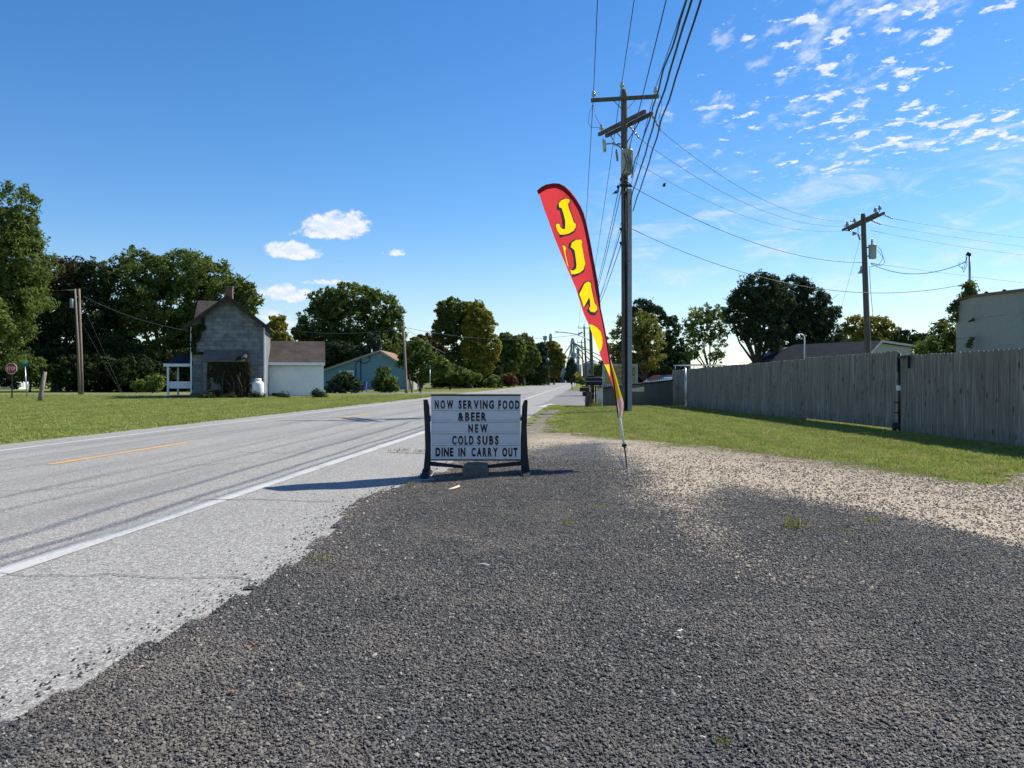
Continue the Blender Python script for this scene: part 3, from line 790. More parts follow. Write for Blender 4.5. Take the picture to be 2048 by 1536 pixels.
tree('broad_oak', 'broad round-topped green tree rising behind the grey house', 330, 88,
     [(290, 552, 70, 50), (250, 590, 62, 55), (350, 545, 70, 44), (410, 560, 62, 46), (452, 590, 50, 45), (490, 600, 30, 38), (330, 620, 100, 50), (300, 680, 100, 70), (410, 655, 70, 65), (210, 680, 60, 80), (330, 730, 110, 50), (462, 640, 40, 40)],
     'leaf_green', trunk_r=.55, seed=3, dens=.95)
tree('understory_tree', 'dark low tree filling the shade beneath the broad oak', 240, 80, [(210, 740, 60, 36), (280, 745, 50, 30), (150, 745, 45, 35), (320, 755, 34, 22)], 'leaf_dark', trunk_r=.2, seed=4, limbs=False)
tree('shrub', 'sunlit green shrub at the foot of the shaded trees left of the porch', 305, 74, [(300, 768, 22, 14), (280, 772, 16, 9), (316, 764, 12, 14)], 'leaf_bright', trunk_r=.06, limbs=False, seed=5, cat='shrub')
tree('small_tree', 'small dark tree behind the leaning stump on the left', 60, 78, [(55, 735, 32, 24), (75, 745, 22, 18), (38, 750, 20, 14)], 'leaf_green', trunk_r=.1, seed=6)
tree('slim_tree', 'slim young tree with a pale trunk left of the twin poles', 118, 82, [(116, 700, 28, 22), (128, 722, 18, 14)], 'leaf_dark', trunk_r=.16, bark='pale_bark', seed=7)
tree('pale_tree', 'small yellow-green tree in the gap right of the grey house', 556, 112, [(552, 650, 18, 20), (548, 672, 22, 18), (566, 680, 18, 14)], 'leaf_yellow', trunk_r=.14, seed=8)
tree('round_tree', 'big dark round-crowned tree behind the white shed and blue house', 690, 122,
     [(660, 610, 42, 32), (705, 598, 48, 32), (760, 625, 42, 42), (780, 660, 32, 45), (640, 650, 45, 38), (700, 650, 60, 45), (610, 668, 24, 16), (750, 690, 55, 40), (670, 690, 60, 34)], 'leaf_green', trunk_r=.55, seed=9)
tree('hedge_tree', 'flat dark evergreen behind the ridge of the blue house', 690, 113, [(680, 700, 34, 16), (715, 708, 30, 14), (655, 712, 24, 14)], 'needle', trunk_r=.2, limbs=False, seed=10)
tree('poplar_sapling', 'pale grey-green young tree above the blue house roof', 749, 112, [(748, 688, 14, 20), (750, 712, 18, 16)], 'needle_blue', trunk_r=.12, seed=11)
tree('bushy_tree', 'bushy tree with open green crown right of the leaning roadside pole', 840, 88, [(838, 700, 26, 22), (820, 720, 24, 22), (862, 725, 28, 22), (845, 745, 34, 20), (885, 735, 18, 14)], 'leaf_green', trunk_r=.16, seed=12)
tree('dark_maple', 'dark tree behind the bushy tree near the blue house', 845, 128, [(848, 692, 30, 22), (870, 705, 24, 20), (800, 700, 20, 24)], 'leaf_maroon', trunk_r=.3, seed=13)
tree('two_tone_tree', 'tall tree half dark green, half turned yellow, left of the road', 938, 118,
     [(905, 622, 34, 24), (930, 640, 42, 32), (890, 665, 26, 26), (938, 680, 40, 40), (885, 650, 18, 12), (930, 725, 44, 32)], 'leaf_green', trunk_r=.4, seed=14,
     extra=[('yellow_crown', [(955, 628, 18, 20, -3), (970, 655, 22, 28, -4), (982, 700, 20, 30, -4), (965, 730, 22, 24, -4), (948, 665, 18, 30, -4), (940, 700, 14, 20, -4)], 'leaf_yellow')])
tree('spreading_shrub', 'low spreading shrub below the two-tone tree', 900, 98, [(895, 748, 32, 18), (925, 752, 22, 14), (870, 752, 18, 14), (948, 756, 14, 10)], 'leaf_green', trunk_r=.08, seed=15, cat='shrub', limbs=False)
tree('shrub', 'light green weed bush at the lawn edge right of the two-tone tree', 988, 104, [(988, 762, 10, 9), (978, 766, 8, 5)], 'leaf_bright', trunk_r=.04, seed=16, cat='shrub', limbs=False)
tree('roadside_tree', 'dark roadside tree right of the two-tone tree', 1018, 140, [(1010, 690, 22, 24), (1030, 700, 22, 30), (1015, 725, 26, 26)], 'leaf_green', trunk_r=.3, seed=17)
tree('roadside_tree', 'taller middle tree of the row along the road', 1048, 165, [(1048, 690, 20, 22), (1060, 712, 20, 26), (1042, 725, 20, 26)], 'leaf_green', trunk_r=.3, seed=18)
tree('roadside_conifer', 'blue-green conifer near the far end of the road row', 1080, 180, [(1082, 702, 13, 16), (1080, 722, 18, 20), (1082, 742, 22, 14)], 'needle_blue', trunk_r=.25, seed=19)
tree('autumn_tree', 'brownish autumn tree ending the row before the grain silos', 1108, 200, [(1105, 700, 14, 18), (1115, 718, 14, 22), (1106, 738, 16, 16)], 'leaf_turning', trunk_r=.25, seed=20)
tree('brown_bush', 'rounded reddish brown bush beside the road', 1018, 128, [(1018, 760, 14, 11), (1010, 764, 8, 7), (1027, 765, 6, 6)], 'leaf_brown', trunk_r=.06, seed=21, cat='bush', limbs=False)
tree('bush', 'wide dark bush against the white shed', 690, 73, [(680, 768, 26, 20), (705, 772, 20, 17), (665, 775, 14, 13), (690, 755, 16, 10)], 'needle', trunk_r=.08, seed=22, cat='bush', limbs=False, shell=.4)
tree('bush', 'rounded bright-topped bush in front of the blue house wall', 771, 76, [(770, 765, 23, 20), (765, 745, 13, 13), (785, 768, 15, 17), (758, 773, 11, 13)], 'leaf_green', trunk_r=.08, seed=23, cat='bush', limbs=False, shell=.4)
# right side
tree('willow_tree', 'round yellow-green tree directly right of the tall power pole', 1288, 62,
     [(1285, 655, 32, 28), (1300, 680, 30, 34), (1265, 690, 28, 36), (1290, 715, 34, 26), (1236, 690, 20, 34), (1248, 640, 12, 14), (1236, 730, 20, 20)], 'leaf_willow', trunk_r=.22, seed=24)
tree('shade_tree', 'dark tree rising behind the yellow-green tree', 1300, 92, [(1285, 616, 22, 16), (1305, 628, 24, 18), (1335, 660, 24, 30), (1345, 700, 26, 30), (1362, 715, 22, 18), (1330, 735, 50, 18), (1268, 625, 12, 10)], 'needle', trunk_r=.35, seed=25)
tree('airy_tree', 'airy thin tree with bare dark limbs above the plank fence', 1418, 72,
     [(1402, 640, 32, 34), (1436, 635, 28, 32), (1382, 662, 22, 28), (1445, 670, 18, 26), (1410, 675, 34, 24), (1386, 705, 20, 16), (1434, 712, 20, 16)],
     'leaf_bright', trunk_r=.14, seed=26, dens=.3, clump=.7, shell=.15, leaf=.15, cover=.42)
tree('pine_tree', 'left-hand big dark pine with a bare double trunk', 1515, 70,
     [(1515, 572, 38, 24), (1500, 600, 42, 26), (1540, 610, 44, 34), (1475, 625, 24, 18), (1530, 650, 44, 30), (1488, 655, 22, 18), (1535, 690, 26, 18), (1470, 600, 12, 7), (1562, 600, 30, 30), (1482, 580, 10, 8), (1545, 560, 12, 8), (1462, 640, 10, 7), (1505, 675, 24, 10)], 'needle', trunk_r=.24, seed=27, leaf=.15, cover=1.25)
tree('pine_tree', 'right-hand big dark pine with an upswept right flank', 1605, 74,
     [(1590, 578, 34, 24), (1620, 600, 36, 30), (1585, 620, 44, 36), (1645, 635, 34, 30), (1610, 655, 50, 32), (1560, 680, 30, 26), (1655, 668, 28, 24), (1600, 700, 50, 18), (1575, 640, 40, 36), (1645, 598, 12, 10), (1672, 625, 10, 12), (1668, 690, 24, 12), (1605, 562, 10, 8)], 'needle', trunk_r=.24, seed=28, leaf=.15, cover=1.25)
tree('yellow_tree', 'yellowing tree behind the right-hand pole', 1745, 88, [(1712, 655, 22, 22), (1750, 655, 26, 24), (1780, 668, 22, 22), (1695, 675, 20, 18), (1740, 685, 40, 16)], 'leaf_yellow', trunk_r=.25, seed=29)
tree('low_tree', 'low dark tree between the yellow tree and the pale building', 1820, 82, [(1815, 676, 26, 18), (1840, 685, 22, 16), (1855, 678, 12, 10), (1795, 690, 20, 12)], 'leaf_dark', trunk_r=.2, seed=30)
tree('lilac_bush', 'big bush climbing the corner of the pale building', 1888, 37.6,
     [(1888, 668, 22, 24), (1905, 690, 24, 34), (1875, 700, 20, 22), (1896, 720, 34, 24)], 'leaf_green', trunk_r=.07, seed=31, cat='bush', leaf=.12, shell=.4)
tree('sapling', 'light green sapling peeking over the plank fence', 1846, 34, [(1846, 700, 18, 14), (1862, 694, 12, 14), (1838, 712, 16, 10)], 'leaf_bright', trunk_r=.04, seed=32, leaf=.11, dens=.6, shell=.3)
tree('silo_conifer', 'dark conifer standing before the grain silos at the road end', 1143, 215, [(1143, 728, 7, 9), (1143, 742, 11, 11), (1143, 754, 13, 8)], 'needle_blue', trunk_r=.25, seed=33, limbs=False)
tree('shrub', 'low round shrub beside the far roadside mailbox', 1162, 100, [(1160, 761, 9, 5), (1166, 764, 7, 4)], 'leaf_green', trunk_r=.04, seed=34, limbs=False, cat='shrub')
tree('small_tree', 'scraggly small tree left of the flag tip and willow', 1200, 112, [(1196, 742, 16, 10), (1215, 730, 12, 14), (1212, 700, 8, 14)], 'leaf_green', trunk_r=.12, seed=35)
# distant woods both sides
def woods(name, label, x0, x1, yy, h, seed):
    rs = np.random.default_rng(seed); n = 9000
    x = rs.uniform(x0, x1, n); hh = h * (.55 + .45 * vnoise(x, x * 0 + 1, .05, seed)); z = rs.random(n) ** .7 * hh; y = yy + rs.uniform(-6, 6, n)
    C = np.stack([x, y, z], 1); N3 = rs.normal(size=(n, 3)); N3 /= np.linalg.norm(N3, axis=1)[:, None]
    a = np.cross(N3, rs.normal(size=(n, 3))); a /= np.linalg.norm(a, axis=1)[:, None]; b = np.cross(N3, a); L = rs.uniform(1.0, 2.2, n)[:, None]
    V = np.stack([C - a * L, C + b * L * .6, C + a * L, C - b * L * .6], 1).reshape(-1, 3)
    tag(fast_mesh(name, V, np.arange(4 * n).reshape(n, 4), 'leaf_dark', {'tint': np.repeat(rs.random(n), 4)}), label, 'woods', kind='stuff')
woods('distant_woods', 'low distant tree line behind the houses on the left', -330, 20, 330, 11, 5)
woods('distant_woods', 'low distant tree line beyond the fence on the right', 95, 420, 330, 10, 6)
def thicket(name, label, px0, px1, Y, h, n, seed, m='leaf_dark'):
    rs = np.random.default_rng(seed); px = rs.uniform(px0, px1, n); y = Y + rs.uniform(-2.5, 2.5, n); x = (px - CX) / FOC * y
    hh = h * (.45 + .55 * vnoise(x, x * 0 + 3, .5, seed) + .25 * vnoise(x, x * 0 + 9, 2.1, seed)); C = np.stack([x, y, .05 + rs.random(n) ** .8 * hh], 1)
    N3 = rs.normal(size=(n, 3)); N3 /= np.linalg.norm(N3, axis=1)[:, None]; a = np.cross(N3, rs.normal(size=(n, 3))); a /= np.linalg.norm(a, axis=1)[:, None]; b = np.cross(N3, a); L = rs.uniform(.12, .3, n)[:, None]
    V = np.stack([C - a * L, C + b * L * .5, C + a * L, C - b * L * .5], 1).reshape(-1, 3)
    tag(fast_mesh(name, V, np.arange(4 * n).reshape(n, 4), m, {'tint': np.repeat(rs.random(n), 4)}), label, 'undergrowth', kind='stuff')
thicket('undergrowth', 'undergrowth coloured dark for the shade beneath the trees left of the grey house', 145, 400, 84, 5.5, 26000, 8)  # black shade under the canopy is put into the leaf colour
thicket('undergrowth', 'dark growth added for the shade behind the white car at the left edge', -150, 160, 112, 8, 12000, 15)  # dark leaf mass added to stand for the shadow there
thicket('undergrowth', 'undergrowth coloured dark for the shade below the two-tone tree along the road', 862, 1005, 122, 4.5, 12000, 9)  # shade under the trees is painted in by the dark leaf colour
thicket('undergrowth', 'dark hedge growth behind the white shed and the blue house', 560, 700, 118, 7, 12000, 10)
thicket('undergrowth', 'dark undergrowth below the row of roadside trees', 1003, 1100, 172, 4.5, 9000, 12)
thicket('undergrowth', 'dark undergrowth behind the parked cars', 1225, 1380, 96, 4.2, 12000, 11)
print('leaves', LEAFN[0])

# ------------------------------------------------------------------ grey house
HY = 52.0; k_ = HY / FOC
def hx(px): return (px - CX) * k_
def hz(py): return EYE + (HZ - py) * k_
def clip_poly(poly, a, b, c):
    """keep a*x+b*z<=c"""
    out = []
    for i in range(len(poly)):
        p, q = poly[i], poly[(i + 1) % len(poly)]; fp, fq = a * p[0] + b * p[1] - c, a * q[0] + b * q[1] - c
        if fp <= 0: out.append(p)
        if fp * fq < 0: t = fp / (fp - fq); out.append((p[0] + t * (q[0] - p[0]), p[1] + t * (q[1] - p[1])))
    return out
xl_, xr_, ez, pz, pxc = hx(381), hx(533), hz(650), hz(594), hx(457)
house = thing('grey_house', (hx(457), HY, 0), 'old two-storey grey shingled gable house with ivy-covered entry', 'house')
b = MB(); b.prism([(xl_, HY + .05, .0), (xr_, HY + .05, 0), (xr_, HY + .05, ez), (pxc, HY + .05, pz), (xl_, HY + .05, ez)], (0, 4.6, 0)); b.build('wall', 'grey_shingle', house)
m1, m2 = (pz - ez) / (pxc - xl_), (pz - ez) / (xr_ - pxc); nsh = 0
b = MB(); b.prism([(xl_ + .02, HY + .047, .3), (xr_ - .02, HY + .047, .3), (xr_ - .02, HY + .047, ez), (pxc, HY + .047, pz - .03), (xl_ + .02, HY + .047, ez)], (0, .002, 0)); b.build('joint_shade', 'dark_timber', house)  # dark sheet added behind the shingles so their gaps read as shade
row = 0; z = .35
while z < pz - .12:
    h = .27; x = xl_ - .3 + (row % 2) * .3 + (row * .17 % .2)
    while x < xr_:
        w = .6; poly = [(x + .003, z + .014), (x + w - .003, z + .014), (x + w - .003, z + h), (x + .003, z + h)]
        for (a, bb, c) in ((-1, 0, -xl_), (1, 0, xr_), (-m1, 1, ez - m1 * xl_), (m2, 1, ez + m2 * xr_)):
            if len(poly) > 2: poly = clip_poly(poly, a, bb, c)
        if len(poly) > 2:
            dep = lambda zz: .022 * (1 - (zz - z) / h) + .008 + .004 * (nsh % 3)
            v = [(p[0], HY + .048, p[1]) for p in poly] + [(p[0], HY + .045 - dep(p[1]), p[1]) for p in poly]; nn = len(poly)
            bb_ = MB(); bb_.add(v, [tuple(range(nn)), tuple(reversed(range(nn, 2 * nn)))] + [(i, i + nn, (i + 1) % nn + nn, (i + 1) % nn) for i in range(nn)])
            bb_.build('shingle', 'grey_shingle', house); nsh += 1
        x += w
    z += h; row += 1
print('shingles', nsh)
b = MB(); b.box(xl_ - .03, xr_ + .03, HY - .03, HY + 4.6, 0, .34); b.build('foundation', 'concrete', house)
sl = Vector((pxc, 0, pz + .12)); oh = .38
def roof_slab(b, x0, z0, x1, z1, y0, y1, t=.12):
    b.prism([(x0, y0, z0), (x1, y0, z1), (x1, y0, z1 + t), (x0, y0, z0 + t)], (0, y1 - y0, 0))
b = MB(); roof_slab(b, xl_ - oh, ez - m1 * oh + .06, pxc, pz + .06, HY - .42, HY + 4.9); roof_slab(b, pxc, pz + .062, xr_ + oh, ez - m2 * oh + .062, HY - .42, HY + 4.9)
wy0, wy1 = HY + 2.6, HY + 6.6; wx = hx(376) - .12; rz = 6.95
b.prism([(wx, wy0 - .4, 4.75), (wx, (wy0 + wy1) / 2, rz), (wx, wy1 + .4, 4.75), (wx, wy1 + .4, 4.87), (wx, (wy0 + wy1) / 2, rz + .13), (wx, wy0 - .4, 4.87)], (2.7, 0, 0))
rf = b.build('roof', 'roof_brown', house)
b = MB(); b.prism([(wx + .3, wy0, 0), (wx + .3, wy0, 4.9), (wx + .3, (wy0 + wy1) / 2, rz - .1), (wx + .3, wy1, 4.9), (wx + .3, wy1, 0)], (2, 0, 0)); b.build('side_wing', 'grey_shingle', house)
b = MB()
for s_, xe in ((1, xl_ - oh), (-1, xr_ + oh)):
    mm = m1 if s_ > 0 else m2; ze = ez - mm * oh
    b.prism([(xe, HY - .44, ze - .14), (pxc, HY - .44, pz - .14), (pxc, HY - .44, pz + .10), (xe, HY - .44, ze + .10)], (0, .045, 0))
b.build('rake_board', 'dark_timber', house)
b = MB(); b.box(hx(446), hx(461), HY + 1.2, HY + 1.75, 6.3, hz(569)); b.box(hx(445), hx(462), HY + 1.16, HY + 1.79, hz(569) + .002, hz(566)); b.build('chimney', 'chimney_brick', house)
for xx in (xl_ - .01, xr_ - .09):
    b = MB(); b.box(xx, xx + .1, HY - .008, HY + .12, .34, ez - .12); b.build('corner_board', 'old_white_paint', house)
# porch
b = MB(); px0, px1 = hx(334), xl_ - .03
b.prism([(px0 - .3, HY + .6, hz(727)), (px1, HY + .6, hz(727)), (px1, HY + 1.9, hz(708)), (px0 + .4, HY + 1.9, hz(708))], (0, .1, .0)); b.box(px0 - .3, px1, HY + .62, HY + 3.4, hz(727), hz(726), (0, 0))
b.prism([(px0 - .3, HY + .6, hz(726)), (px0 - .3, HY + 3.4, hz(726)), (px0 + .3, HY + 2.0, hz(710))], (px1 - px0 + .2, 0, 0))
b.build('porch_roof', 'roof_charcoal', house)
b = MB(); b.box(px0 - .34, px1, HY + .5, HY + .58, hz(733), hz(727)); b.box(px0 - .34, px0 - .26, HY + .582, HY + 3.4, hz(733), hz(727)); b.build('porch_fascia', 'white_paint', house)
for xx, yy in ((px0 - .05, HY + .62), (px0 + .18, HY + 2.9), (px1 - .12, HY + 2.9)):
    b = MB(); b.box(xx - .07, xx + .07, yy - .07, yy + .07, .1, hz(733) - .005); b.build('porch_post', 'white_paint', house)
b = MB(); b.box(px0 + .03, px1, HY + .6, HY + .65, hz(777), hz(763)); b.build('porch_railing', 'white_paint', house)
b = MB(); b.box(px0 - .2, px1, HY + .55, HY + 3.4, 0, .16); b.build('porch_floor', 'dark_timber', house)
# entry bay
ex0, ex1 = hx(411), hx(495)
b = MB(); b.box(ex0, ex1, HY - .85, HY + .02, 0, hz(724)); b.build('entry_wall', 'grey_shingle', house)
b = MB(); b.prism([(ex0 - .08, HY - 1.05, hz(724)), (ex0 - .08, HY + .01, hz(703)), (ex0 - .08, HY + .01, hz(700)), (ex0 - .08, HY - 1.05, hz(721))], (ex1 - ex0 + .16, 0, 0)); b.build('entry_roof', 'roof_entry', house)
def ivy(name, label, patches, y, seed, leaf=.09, mat_='ivy', n=1400):
    rs = np.random.default_rng(seed); C = []
    for (px, py, rx, ry, cnt) in patches:
        m = int(cnt); a = rs.normal(size=(m, 2)); a = a / np.linalg.norm(a, axis=1)[:, None] * (rs.random((m, 1)) ** .6) * .85
        c = np.stack([(px + a[:, 0] * rx - CX) / FOC * y, y + rs.uniform(-.16, 0.03, m), EYE + (HZ - py - a[:, 1] * ry) / FOC * y], 1); C.append(c)
    C = np.concatenate(C); C = C[C[:, 2] > 0.02]; n = len(C)
    N3 = rs.normal(size=(n, 3)) * .6 + np.array([0, -1, .3]); N3 /= np.linalg.norm(N3, axis=1)[:, None]
    a = np.cross(N3, rs.normal(size=(n, 3))); a /= np.linalg.norm(a, axis=1)[:, None]; b = np.cross(N3, a); L = (leaf * rs.uniform(.6, 1.4, n))[:, None]
    V = np.stack([C - a * L, C + b * L * .7, C + a * L, C - b * L * .7], 1).reshape(-1, 3)
    return tag(fast_mesh(name, V, np.arange(4 * n).reshape(n, 4), mat_, {'tint': np.repeat(rs.random(n), 4)}), label, 'vine')
ivy('ivy', 'dark ivy smothering the front of the entry bay', [(462, 756, 34, 36, 1700), (478, 745, 20, 40, 900), (430, 745, 16, 26, 350), (452, 788, 50, 10, 1300), (492, 760, 7, 42, 450), (412, 755, 3, 40, 160), (452, 727, 42, 5, 500)], HY - .87, 3)
ivy('ivy', 'ivy hanging at the upper left corner of the grey gable', [(392, 668, 11, 20, 330), (402, 655, 12, 9, 160), (387, 690, 6, 22, 130), (406, 642, 3, 10, 40), (397, 706, 16, 2, 60)], HY - .05, 4)
b = MB()
for i in range(26):
    x = hx(random.uniform(412, 505)); y = HY - 1.0 - random.random() * .3
    b.tube([(x, y, 0), (x + random.uniform(-.2, .2), y, random.uniform(.5, 1.0)), (x + random.uniform(-.4, .4), y, random.uniform(.9, 1.9))], .012, 4)
tag(b.build('dead_vines', 'timber'), 'dry brown vine stems standing at the foot of the entry bay', 'vine')
# propane tank
ty = HY - .6; tx = hx(522); tank = thing('propane_tank', (tx, ty, 0), 'white upright propane tank beside the grey house', 'gas tank')
b = MB(); b.lathe((tx, ty, 0), [(.30, .16), (.36, .2), (.385, .3), (.385, .95), (.36, 1.06), (.28, 1.15), (.12, 1.2)], 24); b.build('vessel', 'tank_white', tank)
b = MB(); b.lathe((tx, ty, 0), [(.2, 1.14), (.21, 1.16), (.21, 1.34), (.17, 1.36)], 20); b.build('collar', 'white_paint', tank)
b = MB(); b.lathe((tx, ty, 0), [(.3, 0), (.3, .17)], 20); b.build('foot_ring', 'dark_timber', tank)
# white shed behind, attached at the right
SY = 56.0; kk = SY / FOC; sx = lambda p: (p - CX) * kk; sz = lambda p: EYE + (HZ - p) * kk
shed = thing('white_shed', (sx(592), SY, 0), 'low white block shed with a brown roof attached right of the grey house', 'shed')
b = MB(); b.box(sx(531), sx(653), SY + .03, SY + 4.6, 0, sz(731)); b.build('wall', 'old_white_paint', shed)
z = .12
while z < sz(731) - .05:
    h = .205; xs = [sx(531)] + [sx(531) + (sx(653) - sx(531)) * f + random.uniform(-.1, .1) for f in (.26, .52, .76)] + [sx(653)]
    for a_, c_ in zip(xs[:-1], xs[1:]):
        b = MB(); b.box(a_ + .004, c_ - .004, SY + random.uniform(-.006, .004), SY + .031, z + .006, min(z + h, sz(731)), (0, 0)); b.build('wall_board', 'old_white_paint', shed)
    z += h
yr, zr = SY + 2.3, EYE + (HZ - 685) * (SY + 2.3) / FOC; ze = EYE + (HZ - 727) * (SY - .3) / FOC
b = MB(); b.prism([(sx(531), SY - .3, ze), (sx(531), yr, zr), (sx(531), SY + 4.9, ze), (sx(531), SY + 4.9, ze + .1), (sx(531), yr, zr + .12), (sx(531), SY - .3, ze + .1)], (sx(656.5) - sx(531), 0, 0)); b.build('roof', 'roof_brown', shed)
b = MB(); b.box(sx(531) + .01, sx(656), SY - .33, SY - .302, ze - .12, ze + .09); b.build('eave_board', 'old_white_paint', shed)
b = MB(); b.prism([(sx(653) - .03, SY + .04, sz(731)), (sx(653) - .03, yr, zr - .04), (sx(653) - .03, SY + 4.6, sz(731))], (.02, 0, 0)); b.build('gable', 'old_white_paint', shed)
b = MB(); b.box(sx(545), sx(570), SY - .3, SY - .1, 0, .3); b.build('cellar_hatch', 'black_plastic', shed)
# weeds along the house foot
crown('foot_weeds_tmp', [(400, 795, 14, 3), (440, 797, 30, 3), (505, 795, 10, 4), (560, 795, 8, 3), (630, 789, 6, 5), (640, 792, 12, 3)], HY - 1.9, 'leaf_dark', leaf=.08, seed=50, depth=.3)
o = bpy.data.objects['foot_weeds_tmp']; o.name = 'foot_weeds'; tag(o, 'dark weeds growing along the foot of the grey house', 'weeds', kind='stuff')

# the house stands turned a few degrees to the street
def turn(root, extra, piv, deg, sq):
    ang = R(deg); ca, sa = math.cos(ang), math.sin(ang)
    for o in list(root.children) + extra:
        off = root.location if o.parent == root else Vector((0, 0, 0))
        n = len(o.data.vertices); co = np.empty(n * 3, np.float32); o.data.vertices.foreach_get('co', co); co = co.reshape(n, 3)
        x = (co[:, 0] + off.x - piv.x) * sq; y = co[:, 1] + off.y - piv.y
        co[:, 0] = x * ca - y * sa + piv.x - off.x; co[:, 1] = x * sa + y * ca + piv.y - off.y
        o.data.vertices.foreach_set('co', co.ravel()); o.data.update()
turn(house, [o for o in COL.objects if o.name.startswith('ivy') or o.name in ('dead_vines', 'foot_weeds')], Vector((xl_, HY, 0)), 13, .935)
turn(shed, [], Vector((sx(531), SY, 0)), 14, .925)

# ------------------------------------------------------------------ blue house
BY = 100.0; bk = BY / FOC; bx = lambda p: (p - CX) * bk; bz = lambda p: EYE + (HZ - p) * bk
bh = thing('blue_house', (bx(740), BY, 0), 'blue one-storey house with a rust brown roof beyond the bushes', 'house')
b = MB(); b.prism([(bx(640), BY, 0), (bx(811), BY, 0), (bx(811), BY, bz(733)), (bx(760), BY, bz(704)), (bx(640), BY, bz(744))], (0, 12, 0)); b.build('wall', 'blue_siding', bh)
z = .3; 
while z < bz(704) - .1:
    x0 = bx(640) if z < bz(744) else bx(640) + (z - bz(744)) / (bz(704) - bz(744)) * (bx(760) - bx(640))
    x1 = bx(811) if z < bz(733) else bx(811) - (z - bz(733)) / (bz(704) - bz(733)) * (bx(811) - bx(760))
    b = MB(); b.prism([(x0, BY - .005, z), (x1, BY - .005, z), (x1, BY - .005, z + .2)] + ([(x0, BY - .005, z + .2)]), (0, -.03, 0)); b.build('siding_board', 'blue_siding', bh); z += .62
b = MB(); b.prism([(bx(633), BY - .5, bz(745)), (bx(760), BY - .5, bz(702)), (bx(760), BY - .5, bz(700)), (bx(633), BY - .5, bz(743))], (0, 13, 0)); b.prism([(bx(760) + .01, BY - .5, bz(702)), (bx(817), BY - .5, bz(736)), (bx(817), BY - .5, bz(734)), (bx(760) + .01, BY - .5, bz(700))], (0, 13, 0)); b.build('roof', 'roof_rust', bh)
b = MB(); b.prism([(bx(633), BY - .56, bz(748)), (bx(760), BY - .56, bz(704)), (bx(760), BY - .56, bz(701)), (bx(633), BY - .56, bz(745))], (0, .05, 0)); b.prism([(bx(760) + .01, BY - .56, bz(704)), (bx(817), BY - .56, bz(738)), (bx(817), BY - .56, bz(735)), (bx(760) + .01, BY - .56, bz(701))], (0, .05, 0)); b.build('rake_board', 'pale_siding', bh)
b = MB(); b.box(bx(755), bx(765), BY - .06, BY - .04, bz(714), bz(708)); b.build('gable_vent', 'window_glass', bh)
b = MB(); b.tube([(bx(735), BY + 3, bz(712)), (bx(735), BY + 3, bz(697))], .06, 8); b.build('roof_pipe', 'white_metal', bh)
b = MB(); b.box(bx(812), bx(825), BY + 1, BY + 7, 0, bz(738)); b.build('side_wall', 'pale_siding', bh)
b = MB(); b.box(bx(811), bx(824), BY - .2, BY + 7.5, bz(737), bz(735)); b.build('porch_roof', 'white_paint', bh)
for p in (815, 821, 836, 847):
    b = MB(); b.box(bx(p) - .08, bx(p) + .08, BY - .1, BY + .06, 0, bz(739)); b.build('porch_post', 'white_paint', bh)
b = MB(); b.box(bx(681), bx(706), BY - .08, BY - .05, bz(772), bz(744)); wdw = b.build('window', 'window_glass', bh)
b = MB(); b.box(bx(679), bx(708), BY - .12, BY - .09, bz(744), bz(741)); b.box(bx(679), bx(681) , BY - .12, BY - .09, bz(772), bz(744) - .002); b.box(bx(706), bx(708), BY - .12, BY - .09, bz(772), bz(744) - .002); b.build('frame', 'white_paint', wdw)
b = MB(); b.tube([(bx(722), BY - .1, 0), (bx(722), BY - .1, bz(716))], .05, 6); b.tube([(bx(712), BY - .1, 0), (bx(712), BY - .1, bz(728)), (bx(716), BY - .1, bz(722)), (bx(730), BY - .1, bz(727)), (bx(740), BY - .1, bz(722)), (bx(740), BY - .1, bz(708))], .05, 6); b.build('cable_run', 'black_wire', bh)
# bits near the blue house
q = G(727, 781); t = thing('wheeled_bin', (bx(727) * .82, 82, 0), 'blue wheeled bin beside the dark bush', 'bin')
xx, yy = t.location.x, 82
b = MB(); b.box(xx - .28, xx + .28, yy - .3, yy + .3, .12, .95, (-.05, -.05)); b.build('body', 'blue_bin', t)
b = MB(); b.box(xx - .35, xx + .35, yy - .38, yy + .36, .952, 1.05); b.build('lid', 'blue_bin', t)
for s_ in (-1, 1):
    b = MB(); b.tube([(xx + s_ * .3, yy + .25, .12), (xx + s_ * .24, yy + .25, .12)], .12, 12); b.build('wheel', 'rubber', t)

